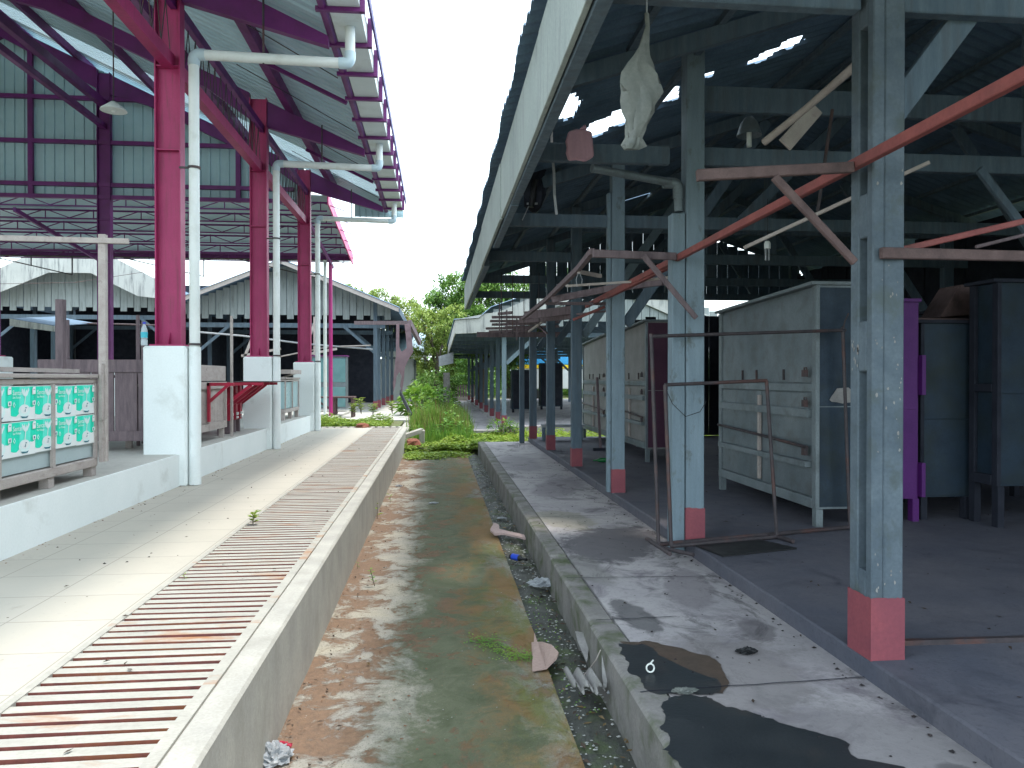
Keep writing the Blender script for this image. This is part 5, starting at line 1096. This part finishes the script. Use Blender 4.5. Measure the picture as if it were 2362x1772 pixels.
for k, (u, v, Y, h, lab) in enumerate(((668*1.068+120, 955, 18.2, .35, 'leafy weed at the foot of the magenta pole'), (905, 955, 19.2, .3, 'thin weed growing beside the far left kerb'), (860, 958, 18.6, .25, 'short weed between the strip and the path'), (812, 958, 19.5, .28, 'tufted weed right of the wooden table'))):
    sprig(lab, atY(u, v, Y), h, 14, .16, .05, LEAF2, 'weed_plant', 'weed', stems=3)
def bush(label, c, rx, ry, rz_, n, L, W, mat, name='bush', cat='bush', big=False):
    t = thing(name, label, cat, (c[0], c[1], c[2]-rz_)); b = MB(); a = MB(); c = Vector(c)
    for _ in range(n):
        d = Vector((random.gauss(0, 1), random.gauss(0, 1), random.gauss(0, 1))).normalized()*U(.4, 1)**.5; q = c+Vector((d.x*rx, d.y*ry, d.z*rz_)); leaf(b, q, (d.x+U(-.5, .5), d.y+U(-.5, .5), U(-.2, .8)), L*U(.6, 1.2), W*U(.7, 1.2), droop=.35)
    for _ in range(7): a.tube([(c.x, c.y, c.z-rz_), (c.x+U(-.6, .6)*rx, c.y+U(-.6, .6)*ry, c.z+U(0, .6)*rz_)], [.02, .008], 5)
    part('stems', a, BARK, t); part('leaves', b, mat, t); return t
bush('broad leaved bright green bush below the torn gutter', atY(965, 930, 24), .55, .6, .55, 260, .36, .15, GRASSM)
bush('dark leafy bush behind the tall grass left of the white hut', atY(1000, 900, 31), .9, .9, .8, 600, .3, .12, LEAF1)
bush('loose green shrub in the middle of the overgrown alley', atY(1010, 930, 27), .7, .8, .6, 420, .26, .08, GRASSM)
bush('spiky low shrub at the corner of the far right platform', atY(1158, 985, 19.6), .35, .2, .2, 110, .22, .05, GRASSM)
bush('grey green low shrub right of the far platform corner', atY(1180, 992, 19.2), .3, .2, .16, 90, .2, .05, LEAF1)
def tree(label, base, h, crown, n, leafL, mat, lean=0):
    """crown: list of (dx, dy, z, r) blobs"""
    t = thing('tree', label, 'tree', base, 'trees at the end of the alley'); B = Vector(base); a = MB(); top = B+Vector((lean, 0, h*.55)); a.tube([B, B.lerp(top, .5)+Vector((.1, 0, 0)), top], [.16+h*.012, .13, .08], 8); l = MB()
    for (dx, dy, z, r) in crown:
        c = B+Vector((dx, dy, z)); a.tube([B.lerp(top, U(.35, 1)), B.lerp(c, .75)+Vector((0, 0, h*.12)), c], [.07, .045, .015], 6)
        k = int(n*r*r); subs = []
        for _ in range(max(4, int(26*r))):
            d = Vector((random.gauss(0, 1), random.gauss(0, 1), random.gauss(0, 1))).normalized()*U(.55, 1.12)*r; subs.append((c+Vector((d.x, d.y, d.z*.8)), U(.16, .34)*r))
        for _ in range(k):
            s, rr = random.choice(subs); d = Vector((random.gauss(0, 1), random.gauss(0, 1), random.gauss(0, .8)))*rr*.55; q = s+d; leaf(l, q, (U(-1, 1), U(-1, 1), U(-.7, .5)), leafL*U(.6, 1.2), leafL*.38, droop=U(0, .5))
    part('trunk', a, BARK, t, smooth=True); part('crown', l, mat, t); return t
tree('large leafy tree rising at the end of the alley beside the right roof', (2.2, 39, 0), 7.5, [(-.6, 0, 6.2, 1.35), (.6, .5, 6.9, 1.3), (-1.5, 0, 5.2, 1.3), (-2.0, .5, 6.0, .9), (.3, -1, 4.8, 1.6), (1.8, 0, 5.6, 1.6), (-.6, 0, 3.8, 1.5), (-1.6, .5, 3.4, 1.0), (3.2, 0, 6.3, 1.4), (1.0, -.5, 3.0, 1.3), (.1, 0, 7.6, .7), (2.6, 1, 4.2, 1.4)], 1300, .26, LEAF1)
tree('yellow green tree at the left end of the alley behind the hut', (-2.5, 48, 0), 7, [(-1.2, 0, 6.0, 1.3), (.4, 0, 5.6, 1.3), (-2.8, 0, 5.9, 1.2), (1.6, 0, 4.9, 1.2), (-4.2, 0, 5.4, 1.2), (.2, 0, 4.2, 1.4), (1.4, -.5, 3.4, 1.3), (-3.2, 0, 7.0, .7), (-1.8, 0, 6.9, .6), (.8, -1, 2.4, 1.1)], 1200, .24, LEAF2)
tree('slender tree with bare lower stems between the hut and the big tree', (-.3, 36, 0), 4.8, [(0, 0, 4.0, .9), (.6, .3, 3.2, .9), (-.4, 0, 2.6, .7), (.9, 0, 4.6, .7), (-.5, .5, 4.6, .6), (.3, 0, 1.9, .7)], 1400, .2, LEAF2, .3)
tree('small orange tinged treetop just above the broken eave', (-2.2, 42, 0), 5.6, [(-.6, 0, 4.9, .8), (.2, 0, 4.5, .8), (-1.3, 0, 4.5, .7), (.9, 0, 4.0, .8)], 1400, .2, leafmat('orange_green_leaves', (.30, .24, .06), (.18, .22, .05), (.34, .2, .06)))
tree('dark tree seen through the open far shed', (4.6, 50, 0), 6, [(-1.5, 0, 2.6, 1.8), (.8, 0, 2.4, 1.8), (-3, 0, 2.0, 1.4), (2.5, 0, 3, 1.6), (0, 0, 4.4, 1.7), (-2.0, 0, 4.6, 1.5)], 700, .28, LEAF1)
tree('dark tree far right behind the sheds', (11, 52, 0), 7, [(0, 0, 4, 2.2), (2.5, 0, 3.6, 2), (-2.5, 0, 3.6, 2), (1, 0, 6, 1.8)], 450, .32, LEAF1)
mb = MB()
for _ in range(15000):
    x = U(-75, 75); y = U(62, 74); z = U(0, 1)**.8*(3.6+1.6*noise.noise(Vector((x*.12, 0, 0))))
    leaf(mb, Vector((x, y, z)), (U(-1, 1), U(-1, 1), U(-.5, .5)), .9, .5)
mb.box(-75, 75, 68, 69, 0, 2.2); struct('added_tree_line', mb, LEAF1, 'stuff')  # leaves and inner slab added to block the bright horizon behind the sheds
# posts, fence and truck at the end
a = MB(); q = atY(1030, 860, 30); a.box(q.x-.13, q.x+.13, 30, 30.22, .2, q.z); solo('concrete_post', a, KERBR, 'grey concrete post standing in the grass at the alley end', 'post')
a = MB(); q0 = atY(1012, 838, 30.1); q1 = atY(1036, 838, 30.1); a.prism([atY(1012, 822, 30.3), atY(1046, 812, 30.3), atY(1046, 838, 30.3), atY(1012, 846, 30.3)], (0, .05, 0)); solo('white_board', a, LITW, 'small white board behind the concrete post top', 'board')
fe = thing('slat_fence', 'low picket fence on a concrete base at the end of the far platform', 'fence', (1.3, 46, .2)); a = MB(); x = .7
z0_ = 1.6-(925-872)*46/F; z1_ = 1.6-(888-872)*46/F
i = 0
while x < 2.6: a.box(x, x+.09, 46, 46.03, z0_+.25, z1_+.02*(i % 2)); x += .16; i += 1
part('pickets', a, M('mauve_pickets', (.25, .18, .2), (.15, .1, .12), 3, .8, .2), fe); a = MB(); a.box(.6, 2.7, 46.05, 46.2, -.1, z0_+.25); part('base_wall', a, KERB, fe)
tk = thing('parked_truck', 'blue and white truck with yellow stripe parked behind the far shed', 'truck', (8, 47, 0))
a = MB(); a.box(5.0, 9.4, 47, 49.2, .9, 2.2); part('body', a, flat('truck_white', (.6, .62, .62)), tk, bevel=.05); a = MB(); a.box(5.0, 9.4, 46.98, 49.2, 2.42, 3.5); part('cover', a, flat('truck_blue', (.04, .3, .6)), tk, bevel=.05)
a = MB(); a.box(5.0, 9.4, 46.97, 47.3, 2.2, 2.42); part('stripe', a, flat('truck_yellow', (.8, .55, .02)), tk); a = MB(); a.box(9.45, 11.2, 47, 49.2, .8, 2.9); part('cab', a, MATS['truck_blue'], tk, bevel=.1); a = MB(); a.box(9.8, 10.8, 46.98, 47, 1.9, 2.6); part('window', a, BLACK, tk)
for x in (5.9, 7.0, 10.4): a = MB(); a.tube([(x, 46.95, .5), (x, 47.25, .5)], .5, 20); wq = part('wheel', a, BLACK, tk, smooth=True); a = MB(); a.tube([(x, 46.92, .5), (x, 46.96, .5)], .22, 14); part('rim', a, GALV, wq)
# stacked bricks by the kerb end
for k, (x, y, s, lab) in enumerate(((-.55, 16.55, 1, 'broken red brick in the weeds at the kerb end'), (-1.75, 17.75, .8, 'brick lump on the weed strip behind the cross drain'))):
    a = MB(); z = .1 if k == 0 else .41; a.lathe([(.16*s, 0), (.2*s, .05), (.17*s, .14*s), (.08*s, .18*s)], (x, y, z), 9, jit=.3); solo('brick_lump', a, BRICK, lab, 'brick')
a = MB(); a.box(-.42, -.3, 17.0, 17.35, .1, .42); a.beam((-.75, 16.9, .3), (-.35, 17.1, .42), .15, .1); solo('concrete_block', a, KERB, 'pale broken concrete block in the weeds at the kerb end', 'block', bevel=.01)
bl = MB(); p = atZ(1012, 980, .25); bl.lathe([(.1, 0), (.17, .04), (.15, .1), (.05, .14)], p, 10, sx=1.3, jit=.2); solo('black_bag', bl, BLACK, 'dark bag lying in the lime green weeds', 'bag')
# power cables
for k, (p0, p1, lab) in enumerate(((atY(826, 470, 26), atY(862, 690, 40), 'thin cable dropping steeply above the far shed'), (atY(770, 598, 24), atY(1020, 690, 50), 'long thin cable crossing the sky towards the trees'), (atY(0, 655, 24), atY(330, 628, 26), 'thin cable passing below the shed lattice at left'))):
    a = MB(); m_ = (p0+p1)/2-Vector((0, 0, .15)); a.tube([p0, m_, p1], .008, 5); solo('power_cable', a, IRON, lab, 'cable')
